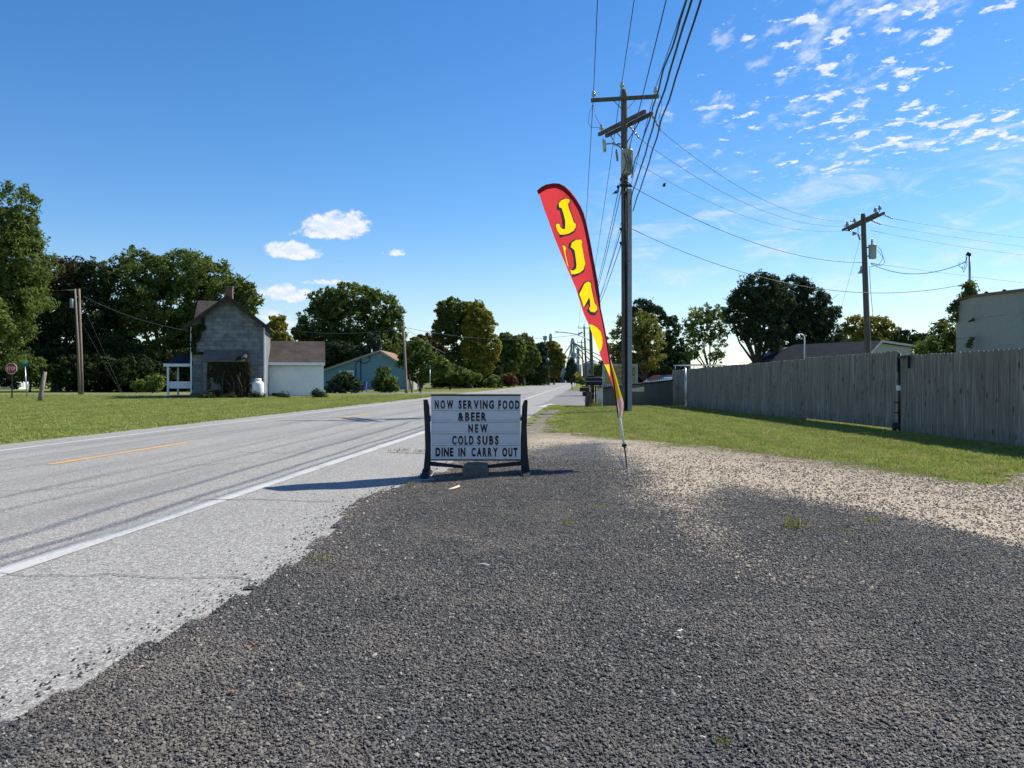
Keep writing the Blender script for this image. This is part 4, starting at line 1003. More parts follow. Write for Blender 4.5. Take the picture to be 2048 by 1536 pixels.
def car(name, label, x, y, rot, m, L=4.5, W=1.8, H=1.45, van=False, rack=False):
    t = thing(name, (0, 0, 0), label, 'van' if van else 'car'); r = H
    hood = .62 * H
    lower = [(-L / 2, .28), (-L / 2, hood * .82), (-L / 2 + .12, hood * .98), (-L * .22, hood * 1.05), (L * .34, hood * 1.08), (L / 2 - .05, hood), (L / 2, .3)]
    if van: lower = [(-L / 2, .3), (-L / 2, .9), (-L / 2 + .2, 1.0), (-L * .33, 1.12), (L / 2, 1.12), (L / 2, .3)]
    zt = 1.12 if van else hood * 1.05
    cab = [(-L * .33, zt), (-L * .2, H), (L / 2 - .04, H), (L / 2 - .01, zt)] if van else [(-L * .23, zt), (-L * .06, H * .985), (L * .1, H), (L * .22, H * .975), (L * .38, zt)]
    b = MB(); b.prism([(p[0], -W / 2, p[1]) for p in lower], (0, W, 0)); b.build('body', m, t, bevel=.06)
    wi = .1 if van else .22
    b = MB(); n = len(cab)
    vs = [(p[0], -W / 2 + (.03 if p[1] <= zt + .01 else wi), p[1]) for p in cab] + [(p[0], W / 2 - (.03 if p[1] <= zt + .01 else wi), p[1]) for p in cab]
    b.add(vs, [tuple(range(n)), tuple(reversed(range(n, 2 * n)))] + [(i, i + n, (i + 1) % n + n, (i + 1) % n) for i in range(n)]); b.build('cabin', m, t, bevel=.04)
    def pane(i, j, f=.1):
        a0, a1 = Vector(vs[i]), Vector(vs[j]); c0, c1 = Vector(vs[i + n]), Vector(vs[j + n])
        nrm = (a1 - a0).cross(c0 - a0).normalized(); nrm = nrm if nrm.z > 0 else -nrm
        q = [a0.lerp(c0, f).lerp(a1.lerp(c1, f), .06), a0.lerp(c0, 1 - f).lerp(a1.lerp(c1, 1 - f), .06), a1.lerp(c1, 1 - f).lerp(a0.lerp(c0, 1 - f), .1), a1.lerp(c1, f).lerp(a0.lerp(c0, f), .1)]
        bb = MB(); bb.prism([p + nrm * .004 for p in q], nrm * .008); return bb
    pane(0, 1).build('windscreen', 'car_glass', t); pane(n - 2, n - 1).build('rear_window', 'car_glass', t)
    for s_ in (0, n):
        side = [Vector(vs[i + s_]) for i in range(n)]; c = sum(side, Vector()) / n
        nrm = Vector((0, -1 if s_ == 0 else 1, .15)); halves = ((.08, .5), (.54, .94)) if not van else ((.05, .3),)
        x0, x1 = side[0].x, side[-1].x
        for fa, fb in halves:
            xa, xb = x0 + (x1 - x0) * fa + .08, x0 + (x1 - x0) * fb
            def top(xq):
                for p, q_ in zip(side[:-1], side[1:]):
                    if p.x <= xq <= q_.x and q_.x > p.x: return p.z + (q_.z - p.z) * (xq - p.x) / (q_.x - p.x)
                return H
            def pt(xq, zz):
                f = (zz - zt) / (H - zt); yy_ = (-1 if s_ == 0 else 1) * (W / 2 - .03 - f * (wi - .03)); return Vector((xq, yy_, zz))
            poly = [pt(xa, zt + .03), pt(xb, zt + .03), pt(xb, max(zt + .06, top(xb) - .07)), pt(xa + .02, max(zt + .05, top(xa + .02) - .07))]
            bb = MB(); bb.prism([p + nrm * .004 for p in poly], nrm * .01); bb.build('side_window', 'car_glass', t)
    for xw in (-L * .32, L * .3):
        for s_ in (-1, 1):
            bb = MB(); bb.tube([(xw, s_ * (W / 2 + .01), .32), (xw, s_ * (W / 2 - .2), .32)], .32, 18); w = bb.build('wheel', 'rubber', t)
            bb = MB(); bb.tube([(xw, s_ * (W / 2 + .02), .32), (xw, s_ * (W / 2 - .05), .32)], .19, 14); bb.build('rim', 'pale_metal', w)
    for s_ in (-1, 1):
        bb = MB(); bb.box(-L / 2 - .01, -L / 2 + .05, s_ * W * .36 - .15, s_ * W * .36 + .15, hood * .66, hood * .8); bb.build('headlight', 'glass_insulator', t)
        bb = MB(); bb.box(-L * .2, -L * .2 + .12, s_ * (W / 2 + .02), s_ * (W / 2 + .17), zt, zt + .13); bb.build('mirror', m, t)
    if rack:
        rk = MB()
        for yy_ in (-W / 2 + .12, W / 2 - .12): rk.tube([(-L * .3, yy_, H + .22), (L * .42, yy_, H + .22)], .03, 6)
        for xx_ in (-L * .28, -.4, .5, L * .4):
            rk.tube([(xx_, -W / 2 + .12, H), (xx_, -W / 2 + .12, H + .22), (xx_, W / 2 - .12, H + .22), (xx_, W / 2 - .12, H)], .025, 6)
        rk.build('ladder_rack', 'pale_metal', t)
    t.location = (x, y, 0); t.rotation_euler = (0, 0, rot)
    return t
def cpos(px, y): return (px - CX) / FOC * y
car('parked_car', 'red car parked farthest behind the olive wall', cpos(1318, 58), 58, R(6), 'paint_red', H=1.62)
car('parked_car', 'dark blue car parked between the red and the silver cars', cpos(1336, 52), 52, R(8), 'paint_dark', H=1.6)
car('parked_car', 'silver car parked nearest behind the olive wall', cpos(1345, 46), 46, R(8), 'paint_silver', H=1.45)
car('work_van', 'white van with a ladder rack parked behind the wooden fence', cpos(1412, 42), 42, R(5), 'paint_white', L=5.2, W=1.9, H=1.84, van=True, rack=True)
car('parked_car', 'silver car parked in the shade behind the stop sign', cpos(6, 102), 102, R(20), 'paint_silver', L=4.6, H=1.45)
b = MB(); x = cpos(22, 104); b.box(x - 1.3, x + .5, 104, 107, 0, 2.0); sh = b.build('wall', 'white_paint', None)
t = thing('little_shed', (x, 104, 0), 'small white shed glimpsed behind the stop sign', 'shed'); sh.data.transform(Matrix.Translation((-x, -104, 0))); sh.parent = t
b = MB(); b.prism([(x - 1.6, 103.6, 2.01), (x - .4, 103.6, 2.7), (x + .8, 103.6, 2.01)], (0, 3.8, 0)); b.build('roof', 'roof_charcoal', t)
# ------------------------------------------------------------------ wooden fence
def board_mesh(name, h, w=.138, t=.019, ear=.025):
    b = MB(); b.prism([(-w / 2, 0, 0), (w / 2, 0, 0), (w / 2, 0, h - ear), (w / 2 - ear, 0, h), (-w / 2 + ear, 0, h), (-w / 2, 0, h - ear)], (0, t, 0))
    o = b.build(name, 'fence_wood'); me = o.data; bpy.data.objects.remove(o); return me
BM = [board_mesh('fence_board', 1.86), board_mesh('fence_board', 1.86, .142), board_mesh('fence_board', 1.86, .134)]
def fence_at(y):
    for a, b in zip(FENCE_L[:-1], FENCE_L[1:]):
        if a[1] <= y <= b[1]: t = (y - a[1]) / (b[1] - a[1]); return a[0] + (b[0] - a[0]) * t, math.atan2(b[1] - a[1], b[0] - a[0])
def fence(name, label, cat, ya, yb, z0, h0, h1, group, gap=.006):
    x, a = fence_at(ya + .01); t = thing(name, (x, ya, 0), label, cat, group)
    y = ya + .07
    while y < yb - .03:
        x, a = fence_at(y); h = h0 + (h1 - h0) * (y - ya) / (yb - ya) + random.uniform(-.012, .012)
        o = bpy.data.objects.new('board', random.choice(BM)); COL.objects.link(o); o.parent = t
        o.location = (x - t.location.x + random.uniform(-.004, .004), y - t.location.y, z0); o.rotation_euler = (random.uniform(-.004, .004), random.uniform(-.004, .004), a + math.pi + random.uniform(-.02, .02))
        o.scale = (1, 1, (h - z0) / 1.86)
        y += (.145 + gap * random.random()) * math.sin(a)
    pts = [ya + .03, yb - .03]; pts = [ya + .03] + [p[1] for p in FENCE_L if ya < p[1] < yb] + [yb - .03]
    for zz in (z0 + .22, z0 + .9, z0 + 1.5):
        b = MB()
        for p, q in zip(pts[:-1], pts[1:]):
            (x0, a0), (x1, a1) = fence_at(p), fence_at(q); b.bar((x0 + .045, p, zz), (x1 + .045, q, zz), .045, .09)
        b.build('rail', 'timber', t)
    return t
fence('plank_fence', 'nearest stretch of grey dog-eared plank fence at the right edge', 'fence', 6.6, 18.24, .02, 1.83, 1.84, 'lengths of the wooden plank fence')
for k, y in enumerate((8.5, 10.9, 13.3, 15.7, 18.0)):
    x, a = fence_at(y); t_ = [o for o in COL.objects if o.name.startswith('plank_fence')][0]
    b = MB(); b.box(x + .075, x + .165, y - .045, y + .045, -.1, 1.75); b.build('post', 'timber', t_)
g1 = fence('plank_gate', 'wide plank gate panel hanging above the grass beside the black post', 'gate', 18.40, 23.41, .085, 1.95, 1.93, 'gates in the plank fence')
f2 = fence('plank_fence', 'long middle stretch of plank fence left of the gate panel', 'fence', 23.37, 34.9, .02, 1.9, 1.74, 'lengths of the wooden plank fence')
for y in (23.9, 25.9, 28.3, 30.7, 33.1, 34.8):
    x, a = fence_at(y); b = MB(); b.box(x + .075, x + .165, y - .045, y + .045, -.1, 1.7); b.build('post', 'timber', f2)
fence('plank_gate', 'far small plank gate at the end of the fence by the olive wall', 'gate', 35.15, 37.0, .05, 1.72, 1.72, 'gates in the plank fence')
x, a = fence_at(35.02); b = MB(); b.tube([(x, 35.03, -.1), (x, 35.03, 1.8)], .04, 8); tag(b.build('gate_post', 'pale_metal'), 'thin steel post between the far gate and the fence', 'post')
# black steel frame of the big gate
x, a = fence_at(18.35); b = MB(); b.tube([(x + .02, 18.36, -.1), (x + .02, 18.36, 1.88)], .035, 8); gp = thing('gate_post', (x, 18.36, 0), 'black steel post with latch in the gap beside the gate panel', 'post')
b.build('upright', 'black_steel', gp)
b = MB(); b.box(x - .03, x + .06, 18.30, 18.42, 1.0, 1.12); b.build('latch', 'white_metal', gp)
b = MB(); b.bar((x - .05, 18.33, 1.78), (x - .07, 17.75, 1.80), .03, .05); b.bar((x - .04, 18.31, 1.80), (x - .04, 18.31, 1.45), .05, .05); b.bar((x - .065, 17.77, 1.80), (x - .065, 17.77, 1.52), .05, .04); b.build('latch_bracket', 'black_steel', gp)
b = MB(); b.tube([(x - .08, 18.42, .12), (x + .08, 18.42, .12)], .12, 14); b.build('gate_wheel', 'rubber', gp)
for zz in (.45, .7): 
    b = MB(); b.box(x - .02, x + .02, 18.4, 18.56, zz, zz + .03); b.build('hinge', 'black_steel', gp)

# ------------------------------------------------------------------ olive wall, pickets, banner, mailbox timbers
wl, wr = Vector((cpos(1206, 35.6), 35.6, 0)), Vector((7.62, 36.4, 0))
ow = thing('olive_wall', wl, 'low olive panel wall with a dark sloping top rail, behind the tall pole', 'wall')
N_ = 10
for i in range(N_):
    p, q = wl.lerp(wr, i / N_), wl.lerp(wr, (i + 1) / N_); h0, h1 = .86 + (1.22 - .86) * i / N_, .86 + (1.22 - .86) * (i + 1) / N_
    o = .012 * (i % 2); b = MB()
    b.prism([(p.x + .004, p.y - o, .02), (q.x - .004, q.y - o, .02), (q.x - .004, q.y - o, h1), (p.x + .004, p.y - o, h0)], (0, .06, 0)); b.build('panel', 'olive_panel', ow)
b = MB(); b.bar((wl.x, wl.y, .885), (wr.x, wr.y, 1.245), .14, .05); b.build('top_rail', 'black_plastic', ow)
p = P(1264, 779, 35.7); q = P(1288, 778, 35.7); b = MB(); b.prism([(p.x, 35.68, p.z - .09), (q.x, 35.70, q.z - .13), (q.x, 35.70, q.z + .1), (p.x, 35.68, p.z + .04)], (0, .03, 0)); b.build('patch_board', 'cream_paint', ow)
pk = thing('picket_fence', (cpos(1300, 39.5), 39.5, 0), 'small white picket fence showing above the olive wall', 'fence')
for i in range(13):
    x = cpos(1297, 39.5) + i * .098; h = 1.16 + i * .014
    b = MB(); b.prism([(x, 39.5, 0), (x + .06, 39.5, 0), (x + .06, 39.5, h), (x + .03, 39.5, h + .06), (x, 39.5, h)], (0, .02, 0)); b.build('picket', 'white_paint', pk)
b = MB(); b.box(cpos(1296, 39.5), cpos(1297, 39.5) + 1.3, 39.525, 39.56, .9, .97); b.build('rail', 'white_paint', pk)

FONT_CACHE = {}
def glyph(ch, bold=.022):
    key = (ch, bold)
    if key not in FONT_CACHE:
        c = bpy.data.curves.new('glyph', 'FONT'); c.body = ch; c.size = 1; c.offset = bold; c.extrude = .02; c.resolution_u = 3
        o = bpy.data.objects.new('glyph', c); COL.objects.link(o); bpy.context.view_layer.update()
        me = bpy.data.meshes.new_from_object(o.evaluated_get(bpy.context.evaluated_depsgraph_get())); bpy.data.objects.remove(o)
        co = np.array([v.co[:] for v in me.vertices]); FONT_CACHE[key] = (me, co[:, 0].min(), co[:, 0].max(), co[:, 1].min(), co[:, 1].max())
    return FONT_CACHE[key]
def word(txt, x0, x1, z0, z1, y, m, parent, thick=.003, gapf=.22, bold=.022, tilt=0):
    """letters standing in the plane y, facing the camera, each a mesh of its own"""
    ws = []
    for ch in txt:
        me, a, b_, c, d = glyph(ch, bold); ws.append((b_ - a))
    capH = glyph('E', bold); capH = capH[4] - capH[3]
    gap = gapf * np.mean(ws); tot = sum(ws) + gap * (len(ws) - 1); sx_ = (x1 - x0) / tot; x = x0
    off = Vector((0, 0, 0)); q = parent
    while q is not None: off += q.location; q = q.parent
    for ch, w in zip(txt, ws):
        me, a, b_, c, d = glyph(ch, bold); m2 = me.copy(); m2.materials.clear(); m2.materials.append(MATS[m])
        sz_ = (z1 - z0) / capH
        M = Matrix(((sx_, 0, 0, x - a * sx_ - off.x), (0, 0, -thick / .04, y - thick / 2 - off.y), (0, sz_, 0, z0 - off.z), (0, 0, 0, 1)))
        m2.transform(M); o = bpy.data.objects.new('letter', m2); COL.objects.link(o); o.parent = parent
        if tilt: pass
        x += (w + gap) * sx_
# banner on posts
BYY = 37.5; bn = thing('banner_sign', (cpos(1240, BYY), BYY, 0), 'faded yellow banner sign in a pale frame, half hidden by the tall pole', 'sign')
e = lambda px, py: P(px, py, BYY)
b = MB(); b.box(e(1210, 0).x, e(1271, 0).x, BYY, BYY + .03, e(0, 769).z, e(0, 732).z); fc = b.build('panel', 'banner_yellow', bn)
b = MB()
for (x0, x1, y0, y1) in ((1205, 1210, 728, 778), (1271, 1275.5, 728, 778), (1210.05, 1270.95, 728, 731.7)):
    b.box(e(x0, 0).x, e(x1, 0).x, BYY - .02, BYY + .05, e(0, y1).z, e(0, y0).z)
b.build('frame', 'banner_white', bn)
b = MB(); b.box(e(1206, 0).x, e(1244, 0).x, BYY - .055, BYY - .03, e(0, 778).z, e(0, 768.5).z); st_ = b.build('lower_board', 'banner_white', bn)
for px in (1207.5, 1273):
    b = MB(); b.box(e(px, 0).x - .04, e(px, 0).x + .04, BYY + .052, BYY + .13, 0, e(0, 730).z); b.build('post', 'pale_siding', bn)
word('KIN', e(1236, 0).x, e(1243, 0).x, e(0, 737).z, e(0, 733.5).z, BYY, 'banner_ink', fc)
word('A', e(1231, 0).x, e(1234, 0).x, e(0, 742).z, e(0, 736).z, BYY, 'banner_ink', fc)
word('AUT', e(1233, 0).x, e(1244, 0).x, e(0, 750).z, e(0, 742).z, BYY, 'banner_ink', fc)
word('O', e(1264, 0).x, e(1270, 0).x, e(0, 751).z, e(0, 735).z, BYY, 'banner_ink', fc)
word('PA', e(1237, 0).x, e(1244, 0).x, e(0, 760).z, e(0, 753).z, BYY, 'banner_ink', fc)
word('SUNN', e(1208, 0).x, e(1230, 0).x, e(0, 776.5).z, e(0, 770.5).z, BYY - .055, 'banner_blue', st_)
# box on timbers
TY = 35.0; f_ = lambda px, py: P(px, py, TY)
bx_ = thing('mail_drop_box', (f_(1188, 0).x, TY, f_(0, 771).z), 'black lidded box with a sloping top standing on weathered timbers', 'box')
b = MB(); z0_, z1_ = f_(0, 771).z, f_(0, 756).z
b.box(f_(1171, 0).x, f_(1204, 0).x, TY - .2, TY + .3, z0_, z1_); b.build('body', 'black_plastic', bx_, bevel=.012)
b = MB(); b.prism([(f_(1171, 0).x, TY - .21, z1_ + .004), (f_(1204, 0).x, TY - .21, z1_ + .004), (f_(1203, 0).x, TY - .1, z1_ + .03), (f_(1198, 0).x, TY - .1, f_(0, 752).z), (f_(1174, 0).x, TY - .1, f_(0, 752).z), (f_(1171.5, 0).x, TY - .1, z1_ + .03)], (0, .45, 0)); b.build('lid', 'black_plastic', bx_)
b = MB(); b.box(f_(1171, 0).x - .01, f_(1204, 0).x + .01, TY - .225, TY - .202, f_(0, 763).z, f_(0, 762).z); b.build('trim', 'grey_metal', bx_)
ts = thing('timber_stand', (f_(1185, 0).x, TY, 0), 'weathered timber stand of posts and planks carrying the black box', 'stand')
for (x0, x1, ya, yb, zt, m) in ((1170, 1183, -.3, 0.1, 783, 'timber'), (1184, 1189, .05, .2, 772, 'dark_timber'), (1190, 1194, .05, .2, 772, 'dark_timber')):
    b = MB(); b.box(f_(x0, 0).x, f_(x1, 0).x, TY + ya, TY + yb, 0, f_(0, zt).z, (.02, .02)); b.build('post', m, ts)
b = MB(); b.box(f_(1194.5, 0).x, f_(1205, 0).x, TY - .1, TY + .02, 0, f_(0, 772).z, (.0, 0)); b.build('white_board', 'white_paint', ts)
b = MB(); b.box(f_(1158, 0).x, f_(1178, 0).x, TY - .42, TY - .31, f_(0, 783).z, f_(0, 775).z); b.build('crossbeam', 'dark_timber', ts)
b = MB(); b.box(f_(1176.5, 0).x, f_(1178.5, 0).x, TY - .46, TY - .425, f_(0, 783).z, f_(0, 774).z); b.build('beam_end', 'cream_paint', ts)
b = MB(); b.box(f_(1165, 0).x, f_(1204, 0).x, TY - .44, TY + .35, f_(0, 774.5).z, f_(0, 772.3).z); b.build('shelf', 'dark_timber', ts)
b = MB(); b.box(f_(1164, 0).x, f_(1170, 0).x, TY - .3, TY - .2, f_(0, 792).z, f_(0, 783.5).z); b.build('hanging_block', 'dark_timber', ts)
def weeds(name, label, px, py, r, n, h, m='weed', seed=0, cat='weeds', y=None):
    g = G(px, py) if y is None else Vector((cpos(px, y), y, 0)); o = tuft_mesh(name, m, seed, blades=n, r=r, h=h, w=.0035 if y is None else .01)
    o.location = (g.x, g.y, .03); return tag(o, label, cat)
weeds('weeds', 'dry straw-coloured weeds at the foot of the timber stand', 1188, 0, .35, 90, .45, 'weed', 61, y=34.6)
# roadside mailbox
mb = thing('mailbox', (cpos(1144, 98), 98, 0), 'dark mailbox on a post at the far right roadside', 'mailbox'); x = mb.location.x
b = MB(); b.box(x - .05, x + .05, 98 - .05, 98.05, 0, 1.05); b.build('post', 'dark_timber', mb)
b = MB(); b.prism([(x - .25, 97.7, 1.05), (x + .02, 97.7, 1.05), (x + .02, 97.7, 1.25), (x - .06, 97.7, 1.33), (x - .17, 97.7, 1.33), (x - .25, 97.7, 1.25)], (0, .6, 0)); b.build('box', 'black_plastic', mb)
# yellow warning diamond
y = 150; x = cpos(1154, y); dm = thing('warning_sign', (x, y, 0), 'yellow diamond warning sign at the far bend of the road', 'sign')
zc = P(0, 749, y).z; b = MB(); b.prism([(x - .62, y, zc), (x, y, zc - .62), (x + .62, y, zc), (x, y, zc + .62)], (0, .03, 0)); b.build('plate', 'yellow_sign', dm)
b = MB(); b.tube([(x, y + .06, 0), (x, y + .06, zc + .3)], .05, 6); b.build('post', 'grey_metal', dm)
b = MB(); b.prism([(x - .3, y - .01, zc - .16), (x - .18, y - .01, zc - .24), (x + .22, y - .01, zc + .1), (x + .26, y - .01, zc + .02), (x + .36, y - .01, zc + .26), (x + .1, y - .01, zc + .28), (x + .15, y - .01, zc + .2)], (0, .005, 0)); b.build('arrow', 'black_plastic', dm)

# ------------------------------------------------------------------ pale masonry building and its mast
c0 = P(1912, 604, 36.0); dirw = Vector((.30, -1, 0)).normalized()
mb_ = thing('masonry_building', (c0.x, c0.y, 0), 'tall pale rendered building with dark coping beyond the fence', 'building')
def wpt(s, z): return Vector((c0.x, c0.y, 0)) + dirw * s + Vector((0, 0, z))
zt = c0.z + .12; dep = Vector((9, 2.7, 0))
b = MB(); b.prism([wpt(0, 0), wpt(22, 0), wpt(22, zt), wpt(.9, zt), wpt(.25, zt - .1), wpt(0, zt - .28)], dep); b.build('wall', 'masonry', mb_)
b = MB(); cp = [(-.06, -.36), (-.06, -.24), (.2, -.06), (.88, .0), (22.1, 0.0)]
out = Vector((-.08, -.03, 0))
for (s0, z0_), (s1, z1_) in zip(cp[:-1], cp[1:]):
    b.prism([wpt(s0, zt + z0_ + .003) + out, wpt(s1, zt + z1_ + .003) + out, wpt(s1, zt + z1_ + .12) + out, wpt(s0, zt + z0_ + .12) + out], Vector((.4, .12, 0)))
b.build('coping', 'rust_trim', mb_)
for s_ in (.35, .9, 1.5, 2.4):
    p = wpt(s_, zt + .11); b = MB(); b.blob((p.x + .1, p.y, p.z + .05), (.09, .09, .06), int(s_ * 10), 1); tag(b.build('moss_tuft', 'leaf_dark', mb_))
b = MB(); p = wpt(.9, 4.0); b.bar((p.x - .04, p.y + .25, 3.92), (p.x - .05, p.y - .15, 4.0), .05, .07); b.blob((p.x - .05, p.y - .1, 4.0), (.05, .09, .08), 3, 1); b.build('wall_bracket', 'black_steel', mb_)
ms = wpt(.62, 0) + Vector((.14, .05, 0)); mast = thing('service_mast', (ms.x, ms.y, zt), 'grey service mast with a curved weatherhead on the pale building', 'mast')
mtop = EYE + (HZ - 512) / FOC * ms.y
b = MB(); b.tube([(ms.x, ms.y, zt - .2), (ms.x, ms.y, mtop)], .05, 10); b.build('pipe', 'galvanised', mast)
b = MB(); b.tube([(ms.x, ms.y, mtop - .02), (ms.x - .01, ms.y, mtop + .08), (ms.x - .06, ms.y, mtop + .12), (ms.x - .15, ms.y, mtop + .04)], [.055, .08, .085, .05], 10); b.build('weatherhead', 'black_steel', mast)
def vine_clump(name, label, blobs, Y, seed, **kw):
    o = crown(name, blobs, Y, 'leaf_green', seed=seed, **kw); return tag(o, label, 'vine')
vine_clump('mast_vine', 'leafy vine clump wrapped round the foot of the service mast', [(1938, 572, 11, 10), (1940, 586, 12, 12), (1930, 590, 7, 7)], ms.y, 71, leaf=.09, depth=.3, shell=.2, cover=1.0, clump=.55)
vine_clump('corner_vine', 'thin vine trailing over the corner of the pale building', [(1908, 612, 5, 12), (1912, 628, 6, 10), (1906, 640, 6, 9), (1902, 618, 3, 12)], 36.0, 72, leaf=.08, depth=.25, shell=.1, dens=.25, cover=.5, clump=.4)
vine_clump('wall_vine', 'small vine sprig creeping up the pale wall above the fence', [(1938, 690, 5, 6), (1942, 680, 4, 5)], wpt(1.2, 0).y - .1, 73, leaf=.07, depth=.12, shell=.1, dens=.3, cover=.5, clump=.35)

# ------------------------------------------------------------------ dark-roofed house behind the fence
d_ = Vector((-.5, .865, 0)); p_ = Vector((.865, .5, 0)); en = Vector((28.0, 61.2, 0)); ef = en + d_ * 11
def hp(base, w, z): return base + p_ * w + Vector((0, 0, z))
dh = thing('dark_roofed_house', en, 'low house with a charcoal roof and pale gable behind the fence', 'house')
b = MB(); b.prism([hp(en, 0, 0), hp(en, 6.4, 0), hp(en, 6.4, 3.95), hp(en, 1.9, 4.25), hp(en, 0, 2.9)], d_ * 11); b.build('wall', 'pale_siding', dh)
o_ = d_ * -.3
b = MB(); b.prism([hp(en + o_, -.5, 2.66), hp(en + o_, 1.9, 4.34), hp(ef + d_ * -2.6, 1.9, 4.34), hp(ef + d_ * .5, -.5, 2.66)], Vector((0, 0, .1)));
b.build('roof', 'roof_charcoal', dh)
b = MB(); b.prism([hp(en + o_, 1.93, 4.34), hp(en + o_, 7.0, 4.0), hp(ef, 7.0, 4.0), hp(ef + d_ * -2.6, 1.93, 4.34)], Vector((0, 0, .1))); b.build('rear_roof', 'roof_charcoal', dh)
b = MB(); o2 = d_ * -.34
b.prism([hp(en + o2, -.5, 2.6), hp(en + o2, 1.9, 4.28), hp(en + o2, 1.9, 4.46), hp(en + o2, -.5, 2.78)], d_ * .035); b.prism([hp(en + o2, 1.902, 4.28), hp(en + o2, 7.0, 3.94), hp(en + o2, 7.0, 4.12), hp(en + o2, 1.902, 4.46)], d_ * .035); b.build('rake_board', 'banner_white', dh)
# gooseneck yard light
y = 66; x = cpos(1609, y); gl_ = thing('yard_light', (x, y, 0), 'white gooseneck yard light above the charcoal roof', 'lamp')
z1_ = P(0, 674, y).z; b = MB(); b.tube([(x, y, 0), (x, y, z1_), (x - .08, y, z1_ + .15), (x - .3, y, z1_ + .25), (x - .5, y, z1_ + .24)], .06, 8); b.build('pole', 'white_metal', gl_)
b = MB(); b.lathe((x - .55, y, z1_ - .1), [(.22, 0), (.2, .12), (.1, .34), (.03, .36)], 14); b.build('lamp_head', 'white_metal', gl_)

# ------------------------------------------------------------------ grain elevator
GY = 330; e2 = lambda px, py: P(px, py, GY); ge = thing('grain_elevator', (e2(1150, 0).x, GY, 0), 'grey-blue grain elevator with silos, leg towers and spouts at the road end', 'grain elevator')
plain('silo_metal', (.20, .25, .32), .5, .3, var=.15, nscale=.25)
for px, w, top, dy in ((1118, 12, 722, 0), (1150, 15, 724, 6), (1184, 18, 722, 0), (1226, 18, 724, 4), (1098, 10, 728, 8)):
    c = e2(px, 0); r_ = w * GY / FOC; zt_ = e2(0, top).z
    b = MB(); b.lathe((c.x, GY + dy, 0), [(r_, 0), (r_, zt_ - r_ * .3), (r_ * .97, zt_ - r_ * .3 + .1), (.4, zt_ + r_ * .15)], 28); s_ = b.build('silo', 'silo_metal', ge)
    b = MB()
    for k in range(14):
        a = 2 * math.pi * k / 14; b.box(c.x + r_ * math.cos(a) - .12, c.x + r_ * math.cos(a) + .12, GY + dy + r_ * math.sin(a) - .12, GY + dy + r_ * math.sin(a) + .12, 0, zt_ - r_ * .3)
    b.build('stiffeners', 'silo_metal', s_)
def legtower(px, top, head_w, w=1.3):
    c = e2(px, 0); z1 = e2(0, top).z; b = MB(); h = w / 2
    for sx_ in (-h, h):
        for sy_ in (-h, h): b.bar((c.x + sx_, GY + sy_, 0), (c.x + sx_, GY + sy_, z1), .22, .22)
    z = 2
    while z < z1 - 2:
        b.bar((c.x - h, GY - h, z), (c.x + h, GY - h, z + 2), .14, .14); b.bar((c.x + h, GY - h, z), (c.x - h, GY - h, z + 2), .14, .14); z += 2
    b.box(c.x - h * .7, c.x - h * .1, GY - .3, GY + .3, 0, z1); b.box(c.x + h * .1, c.x + h * .7, GY - .3, GY + .3, 0, z1)
    b.build('leg_tower', 'silo_metal', ge)
    b = MB(); hw = head_w * GY / FOC / 2; b.box(c.x - hw, c.x + hw, GY - 1, GY + 1, z1, z1 + hw * 1.2, (.2, .2)); b.tube([(c.x, GY - 1.1, z1 + hw * 1.1), (c.x, GY + 1.1, z1 + hw * 1.1)], hw * .9, 12); b.build('leg_head', 'silo_metal', ge)
    return c, z1
c1, z1_ = legtower(1145, 682, 6, 1.5); c2, z2_ = legtower(1101, 672, 5, 1.0); c3, z3_ = legtower(1156, 700, 4, 1.0)
b = MB()
for px in (1118, 1135, 1168, 1184, 1205, 1226): 
    q = e2(px, 724); b.tube([(c1.x, GY, z1_ - .5), (q.x, GY, q.z)], .22, 6)
for px in (1098, 1118): q = e2(px, 727); b.tube([(c2.x, GY, z2_ - 1), (q.x, GY, q.z)], .18, 6)
b.build('spouts', 'silo_metal', ge)
b = MB(); q0, q1 = e2(1125, 717), e2(1160, 716); b.box(q0.x, q1.x, GY - .6, GY + .6, q0.z, q0.z + .5); q0, q1 = e2(1145, 714), e2(1152, 706); b.box(q0.x, q1.x, GY - 1, GY + 1, q0.z, q1.z); b.build('catwalk', 'silo_metal', ge)
c = e2(1090, 0); b = MB(); b.tube([(c.x, GY, 0), (c.x, GY, e2(0, 678).z)], .35, 8); b.box(c.x - .8, c.x + .8, GY - .8, GY + .8, e2(0, 680).z, e2(0, 672).z); b.build('side_leg', 'silo_metal', ge)
# ------------------------------------------------------------------ utility poles
def pin_insulator(parent, p, m='glass_insulator', s=1.0):
    b = MB(); b.lathe(p, [(.02 * s, -.12 * s), (.02 * s, 0), (.085 * s, .0), (.095 * s, .05 * s), (.06 * s, .09 * s), (.055 * s, .12 * s), (.07 * s, .14 * s), (.045 * s, .19 * s)], 12); b.build('insulator', m, parent)
def string(parent, a, c, m='porcelain', n=4, r=.05):
    a, c = Vector(a), Vector(c); pts, rs = [], []
    for i in range(n * 4 + 1):
        t = i / (n * 4); pts.append(a.lerp(c, t)); rs.append(r if i % 4 == 2 else (.018 if i % 4 == 0 else r * .6))
    b = MB(); b.tube(pts, rs, 8); b.build('dead_end_insulator', m, parent)
MY = 29.6; q = lambda px, py, y=MY: P(px, py, y)
mp = thing('utility_pole', (cpos(1252, MY), MY, 0), 'tallest wooden power pole, with two crossarms, transformer and grey cable guard', 'power pole')
mpx = lambda z: cpos(1252, MY) + (cpos(1248, MY) - cpos(1252, MY)) * z / 12.4
b = MB(); b.tube([(mpx(z), MY, z) for z in (-.3, .1, 3, 6, 9, 12.2, 12.42)], [.17, .165, .155, .145, .135, .12, .10], 16); b.build('pole', 'pole_wood', mp)
